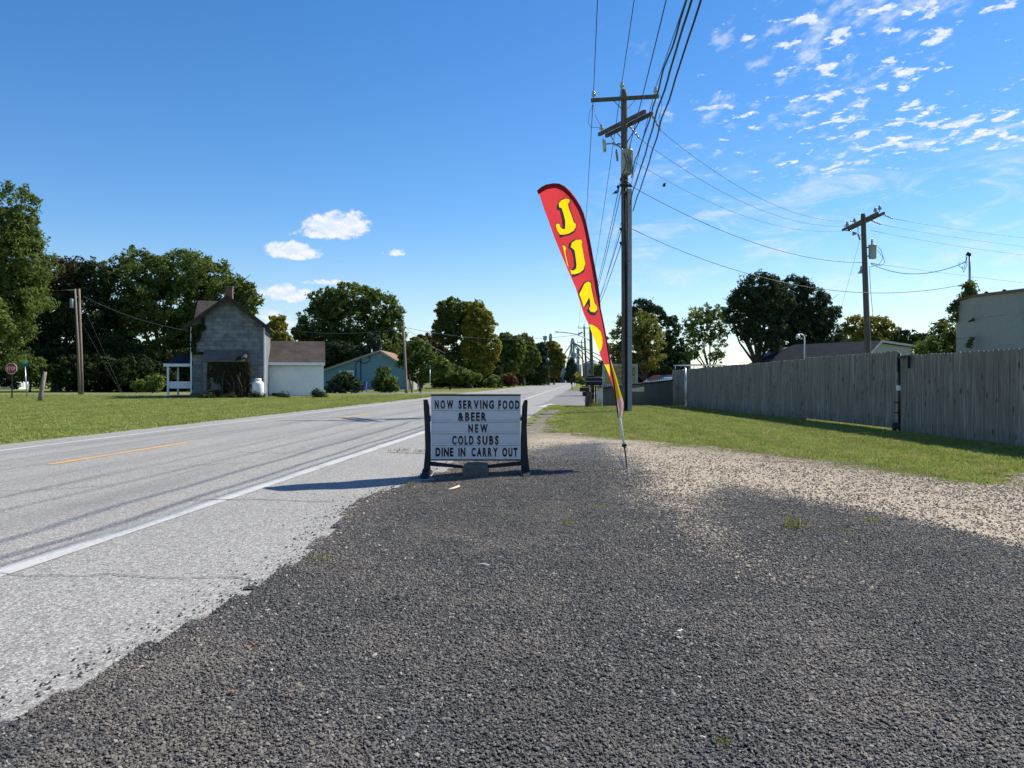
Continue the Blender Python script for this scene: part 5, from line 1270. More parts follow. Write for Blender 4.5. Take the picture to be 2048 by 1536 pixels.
gt = q(0, 380).z; b = MB()
for z0_, z1_ in ((0.0, 2.9), (2.905, 5.8), (5.805, gt)): b.box(mpx(3) + .055, mpx(3) + .215, MY - .22, MY - .06, z0_, z1_)
b.build('cable_guard', 'guard_plastic', mp, bevel=.02)
b = MB(); b.tube([(mpx(5) - .02, MY - .17, .05), (mpx(5) - .03, MY - .165, 6), (mpx(9) - .03, MY - .15, 8.8)], .016, 6); b.tube([(mpx(5) + .03, MY - .18, .05), (mpx(9) + .02, MY - .15, 8.6)], .02, 6); b.build('ground_wire', 'black_wire', mp)
H1 = 12.03; L1, R1 = PHt(1181, 204, H1), PHt(1316, 196, H1)
L1.y -= .17; R1.y -= .17
b = MB(); b.bar(L1, R1, .12, .125); b.build('crossarm', 'pole_wood', mp)
b = MB(); 
for px in (1224, 1272): t_ = (px - 1181) / 135; a_ = L1.lerp(R1, t_); b.bar((a_.x, a_.y - .07, H1 - .05), (mpx(11.4) + (.09 if px > 1250 else -.09), MY - .12, q(0, 221).z), .012, .04, (0, 1, 0))
b.build('arm_brace', 'black_steel', mp)
ins_l, ins_r = L1.lerp(R1, .04), L1.lerp(R1, .955)
for p in (ins_l, ins_r): pin_insulator(mp, (p.x, p.y, H1 + .17))
pt_ = Vector((mpx(12.4) - .09, MY - .1, 12.5)); pin_insulator(mp, pt_)
H2 = 11.16; A0, A1 = PHt(1198, 269, H2), PHt(1290, 223, H2); B0, B1 = PHt(1212, 272, H2 - .02), PHt(1304, 227, H2 - .02)
b = MB(); b.bar(A0, A1, .11, .13); b.build('crossarm', 'pole_wood', mp)
b = MB(); b.bar(B0, B1, .11, .13); b.build('crossarm', 'pole_wood', mp)
b = MB()
for f in (.12, .88): b.bar(A0.lerp(A1, f) - Vector((0, 0, .02)), B0.lerp(B1, f) - Vector((0, 0, .02)), .02, .02)
a_ = B0.lerp(B1, .25); b.bar((a_.x, a_.y, H2 - .08), (mpx(10) + .02, MY + .12, 10.45), .012, .035); a_ = B0.lerp(B1, .75); b.bar((a_.x, a_.y, H2 - .08), (mpx(10) + .08, MY - .1, 10.35), .012, .035)
b.build('arm_brace', 'black_steel', mp)
pin_insulator(mp, A0.lerp(A1, .06) + Vector((0, 0, .16)))
d1s, d1e = B1 - Vector((0, .0, .06)), PHt(1321, 261, H2 - .42); string(mp, d1s, d1e)
d2s = B0.lerp(B1, .53) - Vector((0, 0, .06)); d2e = PHt(1279, 277, H2 - .42); string(mp, d2s, d2e)
d3s = B0.lerp(B1, .1) - Vector((0, 0, .05)); string(mp, d3s, q(1231, 288), n=3, r=.035)
tc = Vector((cpos(1254, MY - .4), MY - .4, 0)); zt_, zb_ = q(0, 307).z, q(0, 354).z
b = MB(); b.lathe((tc.x, tc.y, 0), [(.17, zb_), (.215, zb_ + .05), (.22, zt_ - .06), (.235, zt_ - .05), (.235, zt_), (.1, zt_ + .04)], 24); tf = b.build('transformer', 'transformer_grey', mp)
b = MB(); b.lathe((tc.x + .12, tc.y, zt_), [(.045, 0), (.06, .05), (.03, .08), (.055, .12), (.025, .15), (.04, .18), (.015, .24)], 10); b.build('bushing', 'glass_insulator', tf)
b = MB(); b.bar((tc.x, tc.y + .2, zt_ - .2), (tc.x, MY - .12, zt_ - .2), .1, .06); b.bar((tc.x, tc.y + .2, zb_ + .2), (tc.x, MY - .12, zb_ + .2), .1, .06); b.build('hanger', 'black_steel', tf)
b = MB()
for s_ in (-.15, -.02, .12, .2): b.tube([(tc.x + s_, tc.y - .2, zt_ - .18), (tc.x + s_ * .6 + .03, tc.y - .26, zt_ - .5), (tc.x + s_ * .9, tc.y - .24, zb_ + .1), (mpx(8) - .15 + s_ * .5, MY - .25, zb_ - .18), (mpx(8) + .2, MY - .1, zb_ - .28)], .014, 5)
b.build('jumper_cables', 'black_wire', tf)
b = MB(); b.tube([q(1241, 288), q(1225, 287), q(1211, 288)], .03, 6); b.tube([q(1247, 308, MY - .2), q(1244, 298, MY - .2), q(1238, 292), q(1226, 288)], .035, 6); b.build('cutout_bracket', 'grey_metal', mp)
b = MB(); b.tube([q(1207, 279), q(1208, 290), q(1209, 304)], [.045, .06, .045], 8); b.bar(q(1211, 281), q(1212, 303), .03, .03); b.build('fuse_cutout', 'glass_insulator', mp)
b = MB(); b.tube([q(1232.5, 298), q(1233, 305), q(1235, 322)], [.02, .045, .04], 8); b.build('surge_arrester', 'porcelain', mp)
b = MB()
for py in (369, 372): b.bar(q(1240, py, MY - .2), q(1264, py + 1, MY - .2), .03, .05)
b.blob(q(1236, 374), (.06, .06, .08), 1, 1); b.blob(q(1261, 371, MY - .2), (.06, .06, .08), 2, 1); b.build('cable_clamps', 'black_steel', mp)
b = MB(); b.tube([q(1238, 378), q(1230, 384), q(1225, 389)], [.02, .03, .01], 5); b.tube([q(1238, 382), q(1232, 386), q(1229, 387)], [.02, .03, .01], 5); b.build('splice_tails', 'black_wire', mp)
b = MB(); 
for k, py in enumerate((458, 486)): b.blob(q(1241, py, MY - .15), (.05, .05, .06), k, 1)
b.build('lower_clamps', 'black_steel', mp)
b = MB(); b.tube([q(1186, 208), q(1178, 228), q(1177, 246), q(1182, 255), q(1196, 255), q(1203, 257)], .009, 5); b.tube([q(1187, 210), q(1192, 235), q(1203, 254)], .009, 5); b.tube([q(1316, 176), q(1322, 195), q(1324, 215), q(1318, 235), q(1319, 252)], .009, 5); b.tube([q(1206, 272), q(1207, 280)], .009, 5); b.build('jumper_wire', 'black_wire', mp)
# right-hand pole
RY = 43.0; rp = thing('utility_pole', (cpos(1739, RY), RY, 0), 'power pole behind the plank fence, its crossarm tipped steeply in view', 'power pole'); rx = lambda z: cpos(1739, RY) + (cpos(1726, RY) - cpos(1739, RY)) * z / 10.6
b = MB(); b.tube([(rx(z), RY, z) for z in (-.3, .1, 3.5, 7, 10.4, 10.55)], [.19, .18, .165, .15, .13, .11], 14); b.build('pole', 'pole_wood', rp)
H3 = 10.2; r0, r1 = PHt(1691, 460, H3), PHt(1762, 426, H3)
b = MB(); b.bar(r0 + Vector((-.17, 0, 0)), r1 + Vector((-.17, 0, 0)), .1, .13); b.build('crossarm', 'pole_wood', rp)
b = MB(); b.bar(r0 + Vector((.17, 0, 0)), r1 + Vector((.17, 0, 0)), .1, .13); b.build('crossarm', 'pole_wood', rp)
for f in (.08, .3, .88, .99):
    p = r0.lerp(r1, f); pin_insulator(rp, (p.x - .05, p.y, H3 + .2), 'porcelain', 1.1)
rs_ = [(P(1763, 428, 41.3), P(1785, 437, 41.3)), (P(1742, 441, 42.6), P(1762, 449, 42.6)), (P(1735, 459, RY), P(1742, 461, RY))]
for a_, c_ in rs_[:2]: string(rp, a_, c_)
for k, (px, py, yy) in enumerate(((1700, 442, 43.8), (1688, 452, 45.0), (1691, 461, 45.8))): string(rp, P(px + 12, py + 1, yy), P(px, py, yy), n=3)
b = MB(); b.tube([P(1716, 452, RY), P(1716, 468, RY - .1)], .02, 5); b.tube([P(1716, 468, RY - .1), P(1720, 480, RY - .1)], .05, 7); b.tube([P(1706, 467, RY - .1), P(1713, 467, RY - .1)], [.12, .05], 8); b.bar(P(1721, 471, RY - .1), P(1730, 476, RY), .05, .05); b.build('fuse_cutout', 'porcelain', rp)
c = P(1745, 0, RY - .1); zt_, zb_ = P(0, 491, RY).z, P(0, 518, RY).z
b = MB(); b.lathe((c.x, c.y, 0), [(.19, zb_), (.2, zb_ + .04), (.21, zt_ - .05), (.235, zt_ - .04), (.235, zt_), (.1, zt_ + .05)], 20); tf = b.build('transformer', 'transformer_grey', rp)
b = MB(); b.lathe((c.x - .03, c.y, zt_), [(.05, 0), (.05, .2), (.07, .22), (.03, .26), (.05, .3), (.02, .36)], 9); b.build('bushing', 'porcelain', tf)
b = MB(); b.bar((c.x - .18, c.y, zt_ - .12), (rx(8), RY, zt_ - .12), .05, .06); b.bar((c.x - .18, c.y, zb_ + .15), (rx(8), RY, zb_ + .15), .05, .06); b.build('hanger', 'black_steel', tf)
b = MB(); b.tube([P(1755, 493, RY), P(1762, 500, RY), P(1770, 525, RY), P(1762, 531, RY), P(1742, 527, RY)], .014, 5); b.tube([P(1755, 500, RY), P(1766, 515, RY), P(1758, 530, RY), P(1742, 533, RY)], .014, 5); b.build('jumper_cables', 'black_wire', rp)
b = MB(); b.prism([P(1719, 546, RY), P(1727, 546, RY), P(1728, 538, RY), P(1725, 531, RY), P(1723, 540, RY)], (0, .25, 0)); b.build('flood_lamp', 'transformer_grey', rp)
b = MB(); b.tube([P(1739, 532, RY - .2), P(1741, 580, RY - .22), P(1747, 640, RY - .2), P(1750, 660, RY - .1)], .014, 5); b.build('drop_cable', 'black_wire', rp)
# far poles on the right of the road
def small_pole(name, label, px, Y, h, r, arm=0, lean=0, m='pole_wood', cat='power pole'):
    t = thing(name, (cpos(px, Y), Y, 0), label, cat); x = t.location.x
    b = MB(); b.tube([(x, Y, -.2), (x + lean * .5, Y, h * .5), (x + lean, Y, h)], [r, r * .85, r * .65], 10); b.build('pole', m, t)
    if arm:
        b = MB(); b.bar((x + lean - arm, Y - r, h - .45), (x + lean + arm, Y - r, h - .45), .12, .13); b.build('crossarm', m, t)
        for s_ in (-.92, 0, .92): pin_insulator(t, (x + lean + s_ * arm, Y - r, h - .25 if s_ else h + .12), 'porcelain', 1.3)
    return t
pA = small_pole('utility_pole', 'farther thin power pole with crossarm seen left of the flag near the silos', 1174, 160, 12.5, .24, 1.25, -.6)
pC = small_pole('utility_pole', 'farthest and thinnest power pole with crossarm, in front of the silos', 1168, 215, 12.2, .24, 1.25, -.7)
LY = 75; pB = small_pole('street_light_pole', 'thick dark pole beside the flag carrying the long street light arm', 1185, LY, 8.4, .19, 0, -.25, cat='street light')
x = pB.location.x - .2; zz = P(0, 683, LY).z
b = MB(); b.tube([(x, LY, zz), (P(1172, 0, LY).x, LY, P(0, 676, LY).z), (P(1150, 0, LY).x, LY, P(0, 668, LY).z), (P(1130, 0, LY).x, LY, P(0, 665, LY).z), (P(1118, 0, LY).x, LY, P(0, 664.5, LY).z)], .045, 8); b.build('lamp_arm', 'pale_metal', pB)
p = P(1115, 664, LY); b = MB(); b.blob((p.x, LY, p.z), (.3, .14, .07), 3, 2, .05); b.build('lamp_head', 'pale_metal', pB)
p = P(1160, 666, LY); b = MB(); b.bar((p.x - .2, LY, p.z - .1), (p.x + .25, LY, p.z + .08), .12, .12); b.build('cable_box', 'black_steel', pB)
# left poles
TP = 64; tpn = thing('utility_pole', (cpos(160, TP), TP, 0), 'pale twin power poles side by side left of the grey house', 'power pole'); x = tpn.location.x
b = MB(); b.tube([(x - .02, TP, -.2), (P(156, 0, TP).x, TP, 4), (P(150, 0, TP).x, TP, P(0, 578, TP).z)], [.115, .10, .08], 12); b.build('pole', 'pole_wood_pale', tpn)
b = MB(); b.tube([(x + .08, TP + .2, -.2), (P(159.5, 0, TP).x, TP + .2, 3.6), (P(155.5, 0, TP).x, TP + .2, P(0, 577, TP).z)], [.12, .11, .085], 12); b.build('pole', 'pole_wood_pale', tpn)
b = MB(); c = P(145, 0, TP); b.lathe((c.x, TP - .1, 0), [(.14, P(0, 616, TP).z), (.16, P(0, 614, TP).z), (.16, P(0, 599, TP).z), (.1, P(0, 597, TP).z)], 16); b.build('transformer', 'transformer_grey', tpn)
b = MB(); b.bar(P(136, 580, TP), P(147, 580, TP), .04, .05); b.build('bracket', 'white_metal', tpn)
GW = [(P(158, 592, TP), Vector((cpos(247, 62), 62, 0))), (P(160, 640, TP), Vector((cpos(245, 62.3), 62.3, 0)))]
LP8 = 74; p8 = thing('utility_pole', (cpos(813, LP8), LP8, 0), 'weathered leaning power pole in front of the blue house', 'power pole'); x = p8.location.x
b = MB(); b.tube([(x, LP8, -.2), (x - .02, LP8, .3), (P(806.5, 0, LP8).x, LP8, P(0, 640, LP8).z)], [.17, .15, .1], 12); b.build('pole', 'pole_wood_pale', p8)
b = MB(); b.bar(P(807, 653, LP8), P(812, 656, LP8), .05, .06); b.build('clamp', 'black_steel', p8)

# ------------------------------------------------------------------ wires
def wire(label, a, c, sag, r=.012, m='black_wire', wob=0, n=28, group='overhead wires'):
    a, c = Vector(a), Vector(c); pts = []
    for i in range(n + 1):
        t = i / n; p = a.lerp(c, t); p.z -= sag * 4 * t * (1 - t)
        if wob: p.x += wob * mnoise.noise(Vector((t * 23, r * 100, 1))); p.z += wob * mnoise.noise(Vector((t * 27, 5, r * 70)))
        pts.append(p)
    b = MB(); b.tube(pts, r, 6); o = b.build('wire', m); return tag(o, label, 'wire', group)
def back(p, y=-16, dz=0, k=RD): p = Vector(p); return Vector((p.x - k * (p.y - y), y, p.z + dz))
top = .19
iL, iR, iC = ins_l + Vector((0, 0, .17 + top)), ins_r + Vector((0, 0, .17 + top)), pt_ + Vector((0, 0, top))
wire('wire from the left insulator of the tall pole out over the camera', iL, back(iL), .55, .014)
wire('wire from the pole-top insulator of the tall pole out over the camera', iC, back(iC), .55, .014)
wire('wire from the right insulator of the tall pole out over the camera', iR, back(iR, k=.07), .55, .014)
n0 = q(1256, 306); wire('thin straight cable from the transformer top out over the camera', n0, back(n0, k=.085), .5, .014)
c0_ = q(1262, 352, MY - .1); wire('innermost of the three thick wavy cables over the camera', c0_, back(c0_, k=.080), .55, .022, wob=.10, n=70)
c1_ = q(1259, 408, MY - .05); wire('middle one of the three thick wavy cables over the camera', c1_, back(c1_, k=.090), .42, .022, wob=.07, n=70)
c2_ = q(1266, 420, MY); wire('outermost of the three thick wavy cables over the camera', c2_, back(c2_, k=.093), .38, .02, wob=.06, n=70)
zA = 12.2; xa = pA.location.x - .6
for k, (p, lb) in enumerate(((iL, 'leftmost'), (iC, 'middle'), (iR, 'rightmost'))):
    wire(lb + ' power wire running on from the tall pole down to the far thin pole', p, (xa + (-1.15, 0, 1.15)[k], 159.8, 12.3 + (.35 if k == 1 else 0)), 1.2, .014)
    wire(lb + ' power wire between the two farthest thin poles', (xa + (-1.15, 0, 1.15)[k], 159.8, 12.3 + (.35 if k == 1 else 0)), (pC.location.x - .7 + (-1.15, 0, 1.15)[k], 214.8, 12.0), .8, .014)
xb = pB.location.x - .25
for k, (py, zb, sg) in enumerate(((352, 8.2, .5), (378, 7.9, .5), (458, 7.3, .45), (486, 6.9, .4))):
    wire(('highest', 'second', 'third', 'lowest') [k] + ' cable sloping from the left side of the tall pole toward the street light', q(1243, py, MY - .05), (xb, LY, zb), sg, .016)
wire('upper service wire from the tall pole to the right-hand pole', d1e, P(1700, 442, 43.8), .95, .009)
wire('second service wire from the tall pole to the right-hand pole', d2e, P(1688, 452, 45), .95, .009)
wire('third service wire from the tall pole to the crossarm tip of the right-hand pole', q(1266, 322, MY - .1), P(1691, 461, 45.8), .9, .008)
wire('low sagging cable from the tall pole to the right-hand pole below its transformer', q(1264, 373, MY - .1), P(1726, 525, RY), .75, .013)
mh = Vector((ms.x - .08, ms.y, 0)); wire('lowest sagging cable passing behind the pine to the service mast', q(1262, 457), (mh.x, mh.y, P(0, 567, ms.y).z), 1.25, .013)
wire('service cable from the right-hand pole to the weatherhead mast', P(1742, 528, RY), (mh.x - .1, mh.y, P(0, 524, ms.y).z), .55, .016)
wire('thin cable from the right-hand pole leaving past the mast', P(1740, 526, RY), P(2700, 620, 42), .3, .009)
for k, (a_, c_) in enumerate(rs_): wire(('top', 'middle', 'bottom')[k] + ' wire leaving the right-hand pole toward the right edge', c_, P(2700, (470, 500, 530)[k], 42), (.95, .9, .85)[k], .009)
wire('guy wire slanting down left of the right-hand pole', P(1719, 482, RY), P(1680, 625, RY + 3), .02, .008, 'alu_wire')
b = MB(); p0 = Vector((mh.x - .06, mh.y, P(0, 512, ms.y).z))
b.tube([p0, P(1931, 525, ms.y), P(1928, 538, ms.y), P(1918, 532, ms.y), P(1917, 526, ms.y), P(1930, 523, ms.y)], .014, 5); b.tube([p0, P(1934, 530, ms.y), P(1927, 545, ms.y), P(1924, 532, ms.y)], .014, 5); b.build('drip_loop', 'black_wire', mast)
wire('cable leaving the left twin poles toward the left edge', P(136, 580, TP), P(-300, 584, TP + 4), .2, .014, 'alu_wire')
wire('service cable from the left twin poles to the corner of the grey house', P(166, 592, TP), P(378, 662, HY + .2), .35, .013, 'alu_wire')
wire('left guy wire anchoring the twin poles', *GW[0], 0, .008, 'black_wire'); wire('right guy wire anchoring the twin poles', *GW[1], 0, .008, 'black_wire')
wire('cable crossing the road from the leaning pole to the street light', P(812, 655, LP8), P(1178, 666, LY), .85, .016, 'alu_wire')
wire('short cable dropping from the leaning pole into the bushy tree', P(812, 656, LP8), P(890, 706, 92), .2, .016, 'alu_wire')
wire('cable from the leaning pole back behind the round tree', P(806, 657, LP8), P(560, 657, 84), .5, .014, 'alu_wire')

# ------------------------------------------------------------------ street signs and posts on the left
SYY = 50.0; s_ = thing('stop_sign', (cpos(24, SYY), SYY + .0, 0), 'red octagonal STOP sign at the left edge', 'sign'); c = P(23.5, 737, SYY); r_ = .39
oct_ = [(c.x + r_ * math.cos(R(22.5 + 45 * k)), SYY - .05, c.z + r_ * math.sin(R(22.5 + 45 * k))) for k in range(8)]
b = MB(); b.prism(oct_, (0, .02, 0)); fcp = b.build('border', 'white_paint', s_)
b = MB(); b.prism([(c.x + (p[0] - c.x) * .92, SYY - .056, c.z + (p[2] - c.z) * .92) for p in oct_], (0, .005, 0)); fc = b.build('face', 'red_sign', s_)
word('STOP', c.x - .28, c.x + .28, c.z - .12, c.z + .12, SYY - .057, 'white_paint', fc, bold=.01)
b = MB(); b.bar((c.x + .02, SYY, 0), (c.x + .02, SYY, c.z + .35), .07, .05); b.build('post', 'black_steel', s_)
def name_sign(label, px0, pxt, pyt, Y):
    t = thing('street_name_sign', (cpos(px0, Y), Y, 0), label, 'sign'); p = P(pxt, pyt, Y)
    b = MB(); b.tube([(cpos(px0, Y), Y, -.1), (p.x, Y, p.z)], .035, 8); b.build('post', 'pale_metal', t)
    b = MB(); b.box(p.x - .32, p.x + .32, Y - .015, Y + .015, p.z + .02, p.z + .2); b.build('name_blade', 'green_sign', t)
    b = MB(); b.box(p.x - .012, p.x + .012, Y - .3, Y + .3, p.z + .21, p.z + .38); b.build('cross_blade', 'green_sign', t)
name_sign('green street name sign on a pale post beside the STOP sign', 54, 50, 733, 52)
name_sign('green street name sign on a pole right of the leaning power pole', 860, 860, 738, 77)
y = 44; b = MB(); b.tube([(cpos(79, y), y, -.1), (cpos(82, y), y, .45), (cpos(90, y), y, P(0, 744, y).z)], [.13, .12, .10], 10); tag(b.build('wooden_post', 'pole_wood_pale'), 'stubby leaning wooden post standing in the left lawn', 'post')
for px, pt2, py, lb in ((824, 818, 748, 'thin dark marker post at the foot of the leaning power pole'), (842, 835, 762, 'short crooked stake standing right of the leaning power pole')):
    y = 75; b = MB(); b.tube([(cpos(px, y), y, -.1), (cpos(pt2, y), y, P(0, py, y).z)], .06, 6); tag(b.build('stake', 'dark_timber'), lb, 'post')

# ------------------------------------------------------------------ the message sign
SG = 9.96; zs = lambda px, py: (1050 and (820 + px / 5.689, 760 + py / 5.689))     # enlarged-view measurements -> photo pixels
s3 = lambda zx, zy, y=SG: P(*zs(zx, zy), y)
sg = thing('message_sign', (s3(750, 0).x, SG, 0), 'white changeable letter sign between two black swinging legs', 'sign')
x0, x1 = s3(240, 0).x, s3(1258, 0).x; zt_, zb_ = s3(0, 168).z, s3(0, 910).z
b = MB(); b.box(x0 + .004, x1 - .004, SG - .02, SG + .05, zb_ + .012, zt_ - .012); brd = b.build('cabinet', 'sign_panel', sg)
rows = [168, 348, 480, 612, 745, 905]
for k in range(5):
    za, zb2 = s3(0, rows[k] + (12 if k == 0 else 2)).z, s3(0, rows[k + 1] - 2).z
    b = MB(); b.box(x0 + .012, x1 - .012, SG - .028, SG - .0215, zb2, za); b.build('letter_panel', 'sign_panel', sg)
    if k < 4:
        b = MB(); b.box(x0 + .01, x1 - .01, SG - .036, SG - .0285, zb2 - .004, zb2 + .004); b.box(x0 + .01, x1 - .01, SG - .034, SG - .0285, zb2 + .03, zb2 + .033); b.build('letter_track', 'banner_white', sg)
b = MB(); b.box(x0 - .001, x1 + .001, SG - .038, SG + .06, zt_ - .014, zt_ + .007); b.build('frame_bar', 'black_steel', sg)
b = MB(); b.box(x0 - .001, x1 + .001, SG - .038, SG + .06, zb_ - .006, zb_ + .012); b.build('frame_bar', 'black_steel', sg)
for xx in (x0, x1 - .012):
    b = MB(); b.box(xx, xx + .012, SG - .037, SG + .055, zb_ + .0115, zt_ - .0115); b.build('side_trim', 'white_paint', sg)
LF = SG - .0285
for txt, a_, c_, t0, t1, k in (('NOW', 285, 495, 222, 323, .34), ('SERVING', 553, 955, 224, 323, .34), ('FOOD', 1005, 1246, 226, 326, .34), ('&BEER', 548, 870, 360, 460, .3), ('NEW', 665, 885, 495, 592, .4),
                        ('COLD', 482, 725, 626, 728, .3), ('SUBS', 765, 1010, 626, 728, .35), ('DINE', 293, 495, 761, 862, .25), ('IN', 553, 632, 761, 862, .3), ('CARRY', 700, 1000, 761, 862, .25), ('OUT', 1050, 1224, 762, 864, .25)):
    word(txt, s3(a_, 0).x, s3(c_, 0).x, s3(0, t1).z, s3(0, t0).z, LF, 'black_steel', sg, gapf=k, bold=.05)
legL = [(150, 224), (196, 222), (216, 300), (222, 430), (232, 640), (234, 840), (228, 1000), (222, 1100), (150, 1100), (158, 960), (172, 800), (166, 520)]
legR = [(1298, 236), (1312, 226), (1332, 226), (1340, 240), (1328, 540), (1340, 840), (1358, 1000), (1356, 1100), (1285, 1100), (1268, 1040), (1256, 900), (1256, 740), (1268, 500), (1276, 300)]
for pl in (legL, legR):
    b = MB(); b.prism([s3(px, py, SG - .02) for px, py in pl], (0, .06, 0)); b.build('leg', 'black_plastic', sg, bevel=.006)
for cx_, sgn in ((188, 1), (1322, -1)):
    p = s3(cx_, 1096); b = MB(); b.prism([(p.x - .045, SG - .33, 0), (p.x - .045, SG + .38, 0), (p.x - .045, SG + .30, .035), (p.x - .045, SG + .05, .10), (p.x - .045, SG - .05, .10), (p.x - .045, SG - .27, .035)], (.09, 0, 0)); b.build('foot', 'black_plastic', sg)
b = MB(); b.prism([s3(232, 930), s3(232, 978), s3(600, 1006), s3(600, 975)], (0, .05, 0)); b.build('brace', 'black_plastic', sg)
b = MB(); b.prism([s3(1262, 925), s3(1262, 972), s3(880, 1006), s3(880, 968)], (0, .05, 0)); b.build('brace', 'black_plastic', sg)
for zx in (232, 1258):
    b = MB(); p = s3(zx, 438); b.tube([(p.x - .045, SG, p.z), (p.x + .045, SG, p.z)], .022, 10); b.tube([(p.x - .01, SG, p.z), (p.x + .01, SG, p.z)], .04, 10); b.build('pivot', 'black_steel', sg)
# concrete weight
wt = s3(748, 0); b = MB(); prof = []
for k in range(9):
    a = math.pi * k / 8; prof.append((wt.x - .165 * math.copysign(abs(math.cos(a)) ** .5, math.cos(a)), .12 + .045 * math.sin(a) ** .8 if 0 < k < 8 else .10))
poly = [(wt.x - .165, SG - .17, .01)] + [(x_, SG - .17, z_) for x_, z_ in prof] + [(wt.x + .165, SG - .17, .01)]
b.prism(poly, (0, .42, 0)); o = b.build('concrete_weight', 'concrete', bevel=.012); tag(o, 'rounded grey concrete block lying on the sign braces as ballast', 'concrete block')
p = s3(1280, 1020); b = MB(); b.box(p.x - .015, p.x + .018, SG + .05, SG + .3, .02, .13); tag(b.build('wood_wedge', 'dry_stick'), 'small orange-brown wood block beside the right leg of the message sign', 'wood block')

# ------------------------------------------------------------------ feather flag
FY = 10.56
fl = thing('feather_flag', (cpos(1254, FY), FY, 0), 'tall leaning red feather flag with yellow letters', 'flag')
z2 = lambda L: [(1050 + a / 5.121, 340 + c / 5.12) for a, c in L]
z3 = lambda L: [(1130 + a / 4.267, 600 + c / 4.267) for a, c in L]
z4 = lambda L: [(980 + a / 6.4, 600 + c / 6.4) for a, c in L]
outer = z2([(122, 212), (160, 178), (215, 148), (290, 134), (350, 138), (410, 165), (470, 215), (525, 290), (570, 370), (602, 440), (630, 540), (655, 660), (675, 760), (700, 900), (725, 1030), (745, 1140), (765, 1280)]) + z3([(305, 70), (330, 190), (352, 310), (372, 430), (392, 540), (412, 650), (428, 740), (442, 840), (457, 950), (463, 1002)])
inner = z2([(140, 250), (180, 222), (225, 198), (300, 184), (345, 195), (390, 218), (440, 262), (490, 325), (535, 400), (562, 460), (592, 545), (615, 640), (632, 730), (655, 860), (680, 990), (705, 1130), (728, 1270)]) + z3([(292, 70), (318, 190), (342, 310), (362, 430), (380, 540), (400, 650), (415, 740), (428, 840), (442, 950), (452, 1002)])
left = z2([(122, 212), (150, 255), (165, 310), (195, 400), (240, 520), (300, 690), (370, 860), (450, 1050), (520, 1210)]) + z3([(160, 118), (200, 205), (245, 320), (292, 440), (302, 478), (333, 545), (380, 660), (405, 720), (428, 800), (438, 880), (448, 960), (455, 1003)])
def fdepth(px, py):
    # the cloth falls away from the pole line and ripples softly
    lp = np.interp(py, [368, 380, 430, 520, 620, 700, 770, 835], [1130, 1148, 1168, 1187, 1202, 1217, 1230, 1239])
    xl = np.interp(py, [381, 390, 420, 475, 510, 608, 640, 675, 703, 727, 755, 790, 834], [1074, 1079, 1089, 1109, 1122, 1165, 1173, 1187, 1198, 1208, 1219, 1231, 1237])
    D = np.interp(py, [368, 400, 450, 520, 600, 700, 760, 800, 820, 834], [.25, .36, .46, .53, .60, .62, .60, .48, .3, .0])
    return FY + .03 * math.sin(px * .11 + py * .018) + .02 * math.sin(px * .05 - py * .05) + D * min(1.25, max(0, (lp - px) / max(4, lp - xl)))
def fmap(px, py): return P(px, py, fdepth(px, py))
body = left[:-1] + list(reversed(inner[:-1]))
yel = [z2([(345, 345), (368, 312), (420, 291), (455, 300), (458, 325), (440, 352), (452, 400), (478, 470), (500, 538), (520, 550), (520, 585), (500, 620), (450, 650), (400, 662), (355, 660), (332, 620), (316, 575), (325, 550), (350, 550), (366, 590), (388, 606), (412, 602), (412, 520), (392, 440), (376, 390), (352, 382)]),
       z2([(468, 790), (480, 745), (520, 716), (572, 712), (586, 735), (580, 765), (588, 800), (602, 880), (618, 960), (600, 1020), (560, 1052), (505, 1068), (475, 1064), (462, 1020), (492, 1032), (524, 1010), (528, 970), (517, 880), (507, 822), (482, 798)]),
       z2([(384, 770), (408, 778), (424, 800), (413, 832), (425, 900), (450, 1000), (434, 975), (408, 870)]),
       z2([(556, 1272), (610, 1162), (648, 1140), (674, 1155), (678, 1200), (692, 1270), (712, 1360), (740, 1402), (740, 1430), (715, 1458), (672, 1450), (656, 1420), (668, 1395), (666, 1330), (656, 1305), (632, 1350), (602, 1408)]),
       z4([(1268, 312), (1310, 315), (1370, 350), (1420, 410), (1438, 490), (1441, 560), (1430, 620), (1405, 668), (1388, 650), (1345, 545), (1300, 420)]),
       z4([(1462, 822), (1528, 823), (1533, 880), (1538, 985), (1500, 905)])]
blk = [z2([(322, 392), (332, 346), (366, 302), (422, 284), (462, 297), (467, 332), (450, 354), (464, 400), (488, 470), (507, 532), (526, 546), (526, 600), (504, 642), (450, 670), (400, 680), (358, 696), (340, 650), (311, 575), (321, 544), (353, 542), (372, 588), (386, 600), (378, 520), (360, 430), (350, 412), (330, 412)]),
       z2([(440, 795), (452, 752), (500, 712), (560, 704), (592, 733), (586, 768), (606, 880), (624, 965), (607, 1040), (550, 1077), (486, 1102), (478, 1066), (458, 1018), (480, 1014), (500, 985), (495, 900), (472, 826)]),
       z2([(380, 762), (412, 772), (430, 800), (420, 832), (432, 905), (462, 1010), (440, 985), (404, 870)]),
       z2([(548, 1282), (546, 1240), (598, 1152), (650, 1130), (682, 1148), (687, 1200), (716, 1358), (746, 1404), (742, 1452), (715, 1492), (670, 1487), (632, 1445), (655, 1400), (645, 1370), (602, 1420)]),
       z4([(1262, 306), (1312, 309), (1374, 344), (1426, 406), (1444, 490), (1447, 562), (1436, 624), (1407, 674), (1382, 655), (1338, 548), (1294, 420)]),
       z4([(1456, 815), (1534, 817), (1539, 880), (1543, 992), (1500, 916)])]
V2, F2 = [], []
def addp(poly):
    i = len(V2); V2.extend([Vector(p) for p in poly]); F2.append(list(range(i, i + len(poly))))
polys = [body] + blk + yel
for p in polys: addp(p)
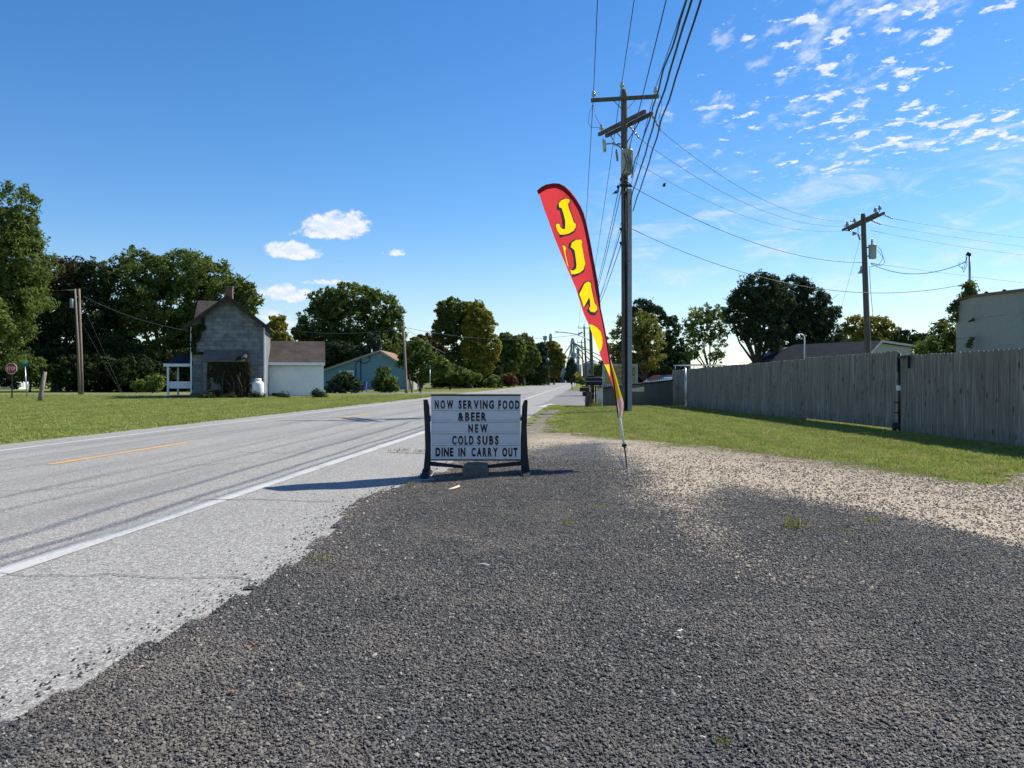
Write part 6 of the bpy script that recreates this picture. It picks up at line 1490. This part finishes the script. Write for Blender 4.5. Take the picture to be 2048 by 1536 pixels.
bp = np.array(body)
gx_, gy_ = np.meshgrid(np.arange(1078, 1240, 5.0), np.arange(372, 832, 6.0)); ok = sdist(gx_, gy_, body) > 2.5
for a_, c_ in zip(gx_[ok], gy_[ok]): V2.append(Vector((a_ + random.uniform(-.6, .6), c_ + random.uniform(-.6, .6))))
res = mgeo.delaunay_2d_cdt(V2, [], F2, 0, 1e-5)
nv, nf = res[0], res[2]; fs_, mi_ = [], []
for f in nf:
    cx_, cy_ = sum(nv[i][0] for i in f) / len(f), sum(nv[i][1] for i in f) / len(f); A = lambda pl: bool(in_poly(np.array([cx_]), np.array([cy_]), pl)[0])
    if not A(body): continue
    fs_.append(list(f)); mi_.append(1 if any(A(p) for p in yel) else 2 if any(A(p) for p in blk) else 0)
b = MB(); b.v = [tuple(fmap(v[0], v[1])) for v in nv]; b.f = fs_; b.mi = mi_; b.sm = [True] * len(fs_)
b.build('fabric', ['cloth_red', 'cloth_yellow', 'cloth_black'], fl, fixn=True)
# sleeve: a flattened tube of maroon cloth round the pole
b = MB(); vs, fs_ = [], []
for (ox, oy), (ix, iy) in zip(outer, inner):
    o3, i3 = fmap(ox, oy), fmap(ix, iy); m3 = (o3 + i3) / 2
    vs += [o3, m3 - Vector((0, .022, 0)), i3, m3 + Vector((0, .022, 0))]
for i in range(len(outer) - 1):
    for k in range(4): fs_.append((i * 4 + k, i * 4 + (k + 1) % 4, i * 4 + 4 + (k + 1) % 4, i * 4 + 4 + k))
b.smooth = True; b.add(vs, fs_); b.build('pole_sleeve', 'cloth_maroon', fl)
# folded-over lower cloth
flap_o = z3([(388, 500), (402, 545), (415, 590), (440, 665), (466, 760), (488, 832), (500, 882), (498, 930), (482, 1000)])
flap_i = z3([(386, 500), (394, 560), (402, 600), (417, 670), (432, 765), (442, 850), (450, 900), (457, 950), (464, 1004)])
b = MB(); vs, fs_ = [], []
for k, ((ox, oy), (ix, iy)) in enumerate(zip(flap_o, flap_i)):
    for t in range(4):
        f = t / 3; p = P(ix + (ox - ix) * f, iy + (oy - iy) * f, FY - .02 - .05 * math.sin(f * math.pi) + .04 * f); vs.append(p)
b.smooth = True
for i in range(len(flap_o) - 1):
    for t in range(3):
        b.k = 1 if 1 <= i <= 4 and t >= (0 if i > 1 else 1) else 0
        if i == 0 and not b.v: b.add(vs, [])
        b.f.append([i * 4 + t, i * 4 + t + 1, i * 4 + 5 + t, i * 4 + 4 + t]); b.mi.append(b.k); b.sm.append(True)
b.build('folded_hem', ['cloth_pink', 'cloth_yellow'], fl)
pp = [fmap((o[0] + i[0]) / 2, (o[1] + i[1]) / 2) for o, i in zip(outer, inner)]
b = MB(); b.tube(pp, [.006 + .007 * k / len(pp) for k in range(len(pp))], 7); b.build('upper_pole', 'black_steel', fl)
b = MB(); b.tube([P(1238.5, 826, FY), P(1242, 850, FY), P(1248.5, 891, FY)], .016, 10); b.build('lower_pole', 'white_metal', fl)
b = MB(); b.tube([P(1248, 888, FY), P(1249, 893, FY)], .034, 10); b.bar(P(1246, 892.5, FY - .02), P(1253, 889, FY - .02), .02, .03); b.build('collar', 'black_plastic', fl)
b = MB(); b.tube([P(1249, 893, FY), P(1252, 918, FY), P(1255, 946, FY)], [.012, .009, .006], 8); b.build('ground_spike', 'black_steel', fl)
b = MB(); b.bar(P(1236, 912, FY - .06), P(1252, 944, FY - .06), .008, .02); b.bar(P(1240, 908, FY - .1), P(1250, 940, FY - .1), .008, .012); b.bar(P(1241, 926, FY - .06), P(1247, 926, FY - .06), .02, .07); b.build('side_stake', 'galvanised', fl)

# ------------------------------------------------------------------ litter, weeds, bird
def on(px, py, dz=.02): g = G(px, py); g.z = dz; return g
b = MB(); b.tube([on(896, 989, .05), on(907, 986, .052), on(918, 982, .055)], .013, 7); tag(b.build('wooden_peg', 'dry_stick'), 'pale wooden peg lying in front of the message sign', 'stick')
b = MB(); b.tube([on(955, 1143, .045), on(966, 1142, .047), on(978, 1144, .045)], .004, 5); tag(b.build('straw', 'paper'), 'thin pale straw on the dark gravel below the message sign', 'straw')
def litter(px, py, r_, label, m, cat, seed):
    g = on(px, py, .035); rs = random.Random(seed); b = MB(); vs = []
    for k in range(9):
        a = 2 * math.pi * k / 9; rr = r_ * rs.uniform(.4, 1.2) * (1.0 if abs(math.cos(a)) > .5 else .5); vs.append((g.x + rr * math.cos(a), g.y + rr * math.sin(a) * 1.4, g.z + rs.uniform(0, r_ * .6)))
    vs.append((g.x, g.y, g.z + r_ * .2)); b.add(vs, [(k, (k + 1) % 9, 9) for k in range(9)]); o = b.build('litter', m); o.name = cat.replace(' ', '_'); tag(o, label, cat)
litter(507, 1308, .026, 'largest curled brown leaf, on the gravel at lower left', 'leaf_litter', 'dry leaf', 1)
litter(463, 1402, .015, 'small brown leaf nearest the lower left corner', 'leaf_litter', 'dry leaf', 2)
litter(1360, 1276, .02, 'white paper scrap on the gravel at lower right centre', 'paper', 'paper scrap', 3)
litter(578, 1408, .012, 'tiny brown leaf on the gravel near the bottom', 'leaf_litter', 'dry leaf', 4)
for k, (px, py, r_, n_, h_, lb) in enumerate(((1590, 1062, .09, 46, .11, 'tallest green weed tuft on the dark gravel, right of centre'), (1195, 1021, .08, 40, .025, 'flat green weed in the gravel below the flag base'), (1137, 1055, .06, 40, .03, 'small bright weed below and left of the flag base'),
        (1680, 1068, .14, 60, .015, 'flat yellowish weed patch on the dark gravel at right'), (1957, 1029, .15, 90, .02, 'low green weed patch on the beige gravel near the right edge'), (1447, 1507, .03, 50, .02, 'tiny green weed at the bottom edge of the gravel'),
        (640, 1127, .08, 40, .02, 'brownish weed at the tip where gravel meets the asphalt'), (822, 976, .05, 40, .05, 'straw weed at the gravel edge left of the message sign'), (1745, 1050, .07, 50, .02, 'small weed patch on the dark gravel near the beige stone'),
        (800, 905, .22, 60, .05, 'straw tuft growing in the asphalt joint left of the sign'), (840, 907, .12, 40, .045, 'smaller straw tuft in the joint touching the sign leg'))):
    weeds('weed', lb, px, py, r_, n_, h_, 'weed', 80 + k, 'weed')
bp_ = P(1328, 372, 60); b = MB(); b.blob(bp_, (.16, .07, .06), 1, 2, .1); bd = b.build('bird', 'black_plastic'); tag(bd, 'small dark bird gliding right of the tall pole', 'bird')
b = MB(); c = bp_ + Vector((-.02, 0, .03)); b.add([c, c + Vector((-.12, -.1, .1)), c + Vector((.1, -.35, .16)), c + Vector((.12, 0, .02)), c + Vector((-.12, .1, .1)), c + Vector((.1, .35, .12))], [(0, 1, 2, 3), (0, 3, 5, 4)])
b.v = [tuple(Vector(v)) for v in b.v]; b.build('wings', 'black_plastic', bd)
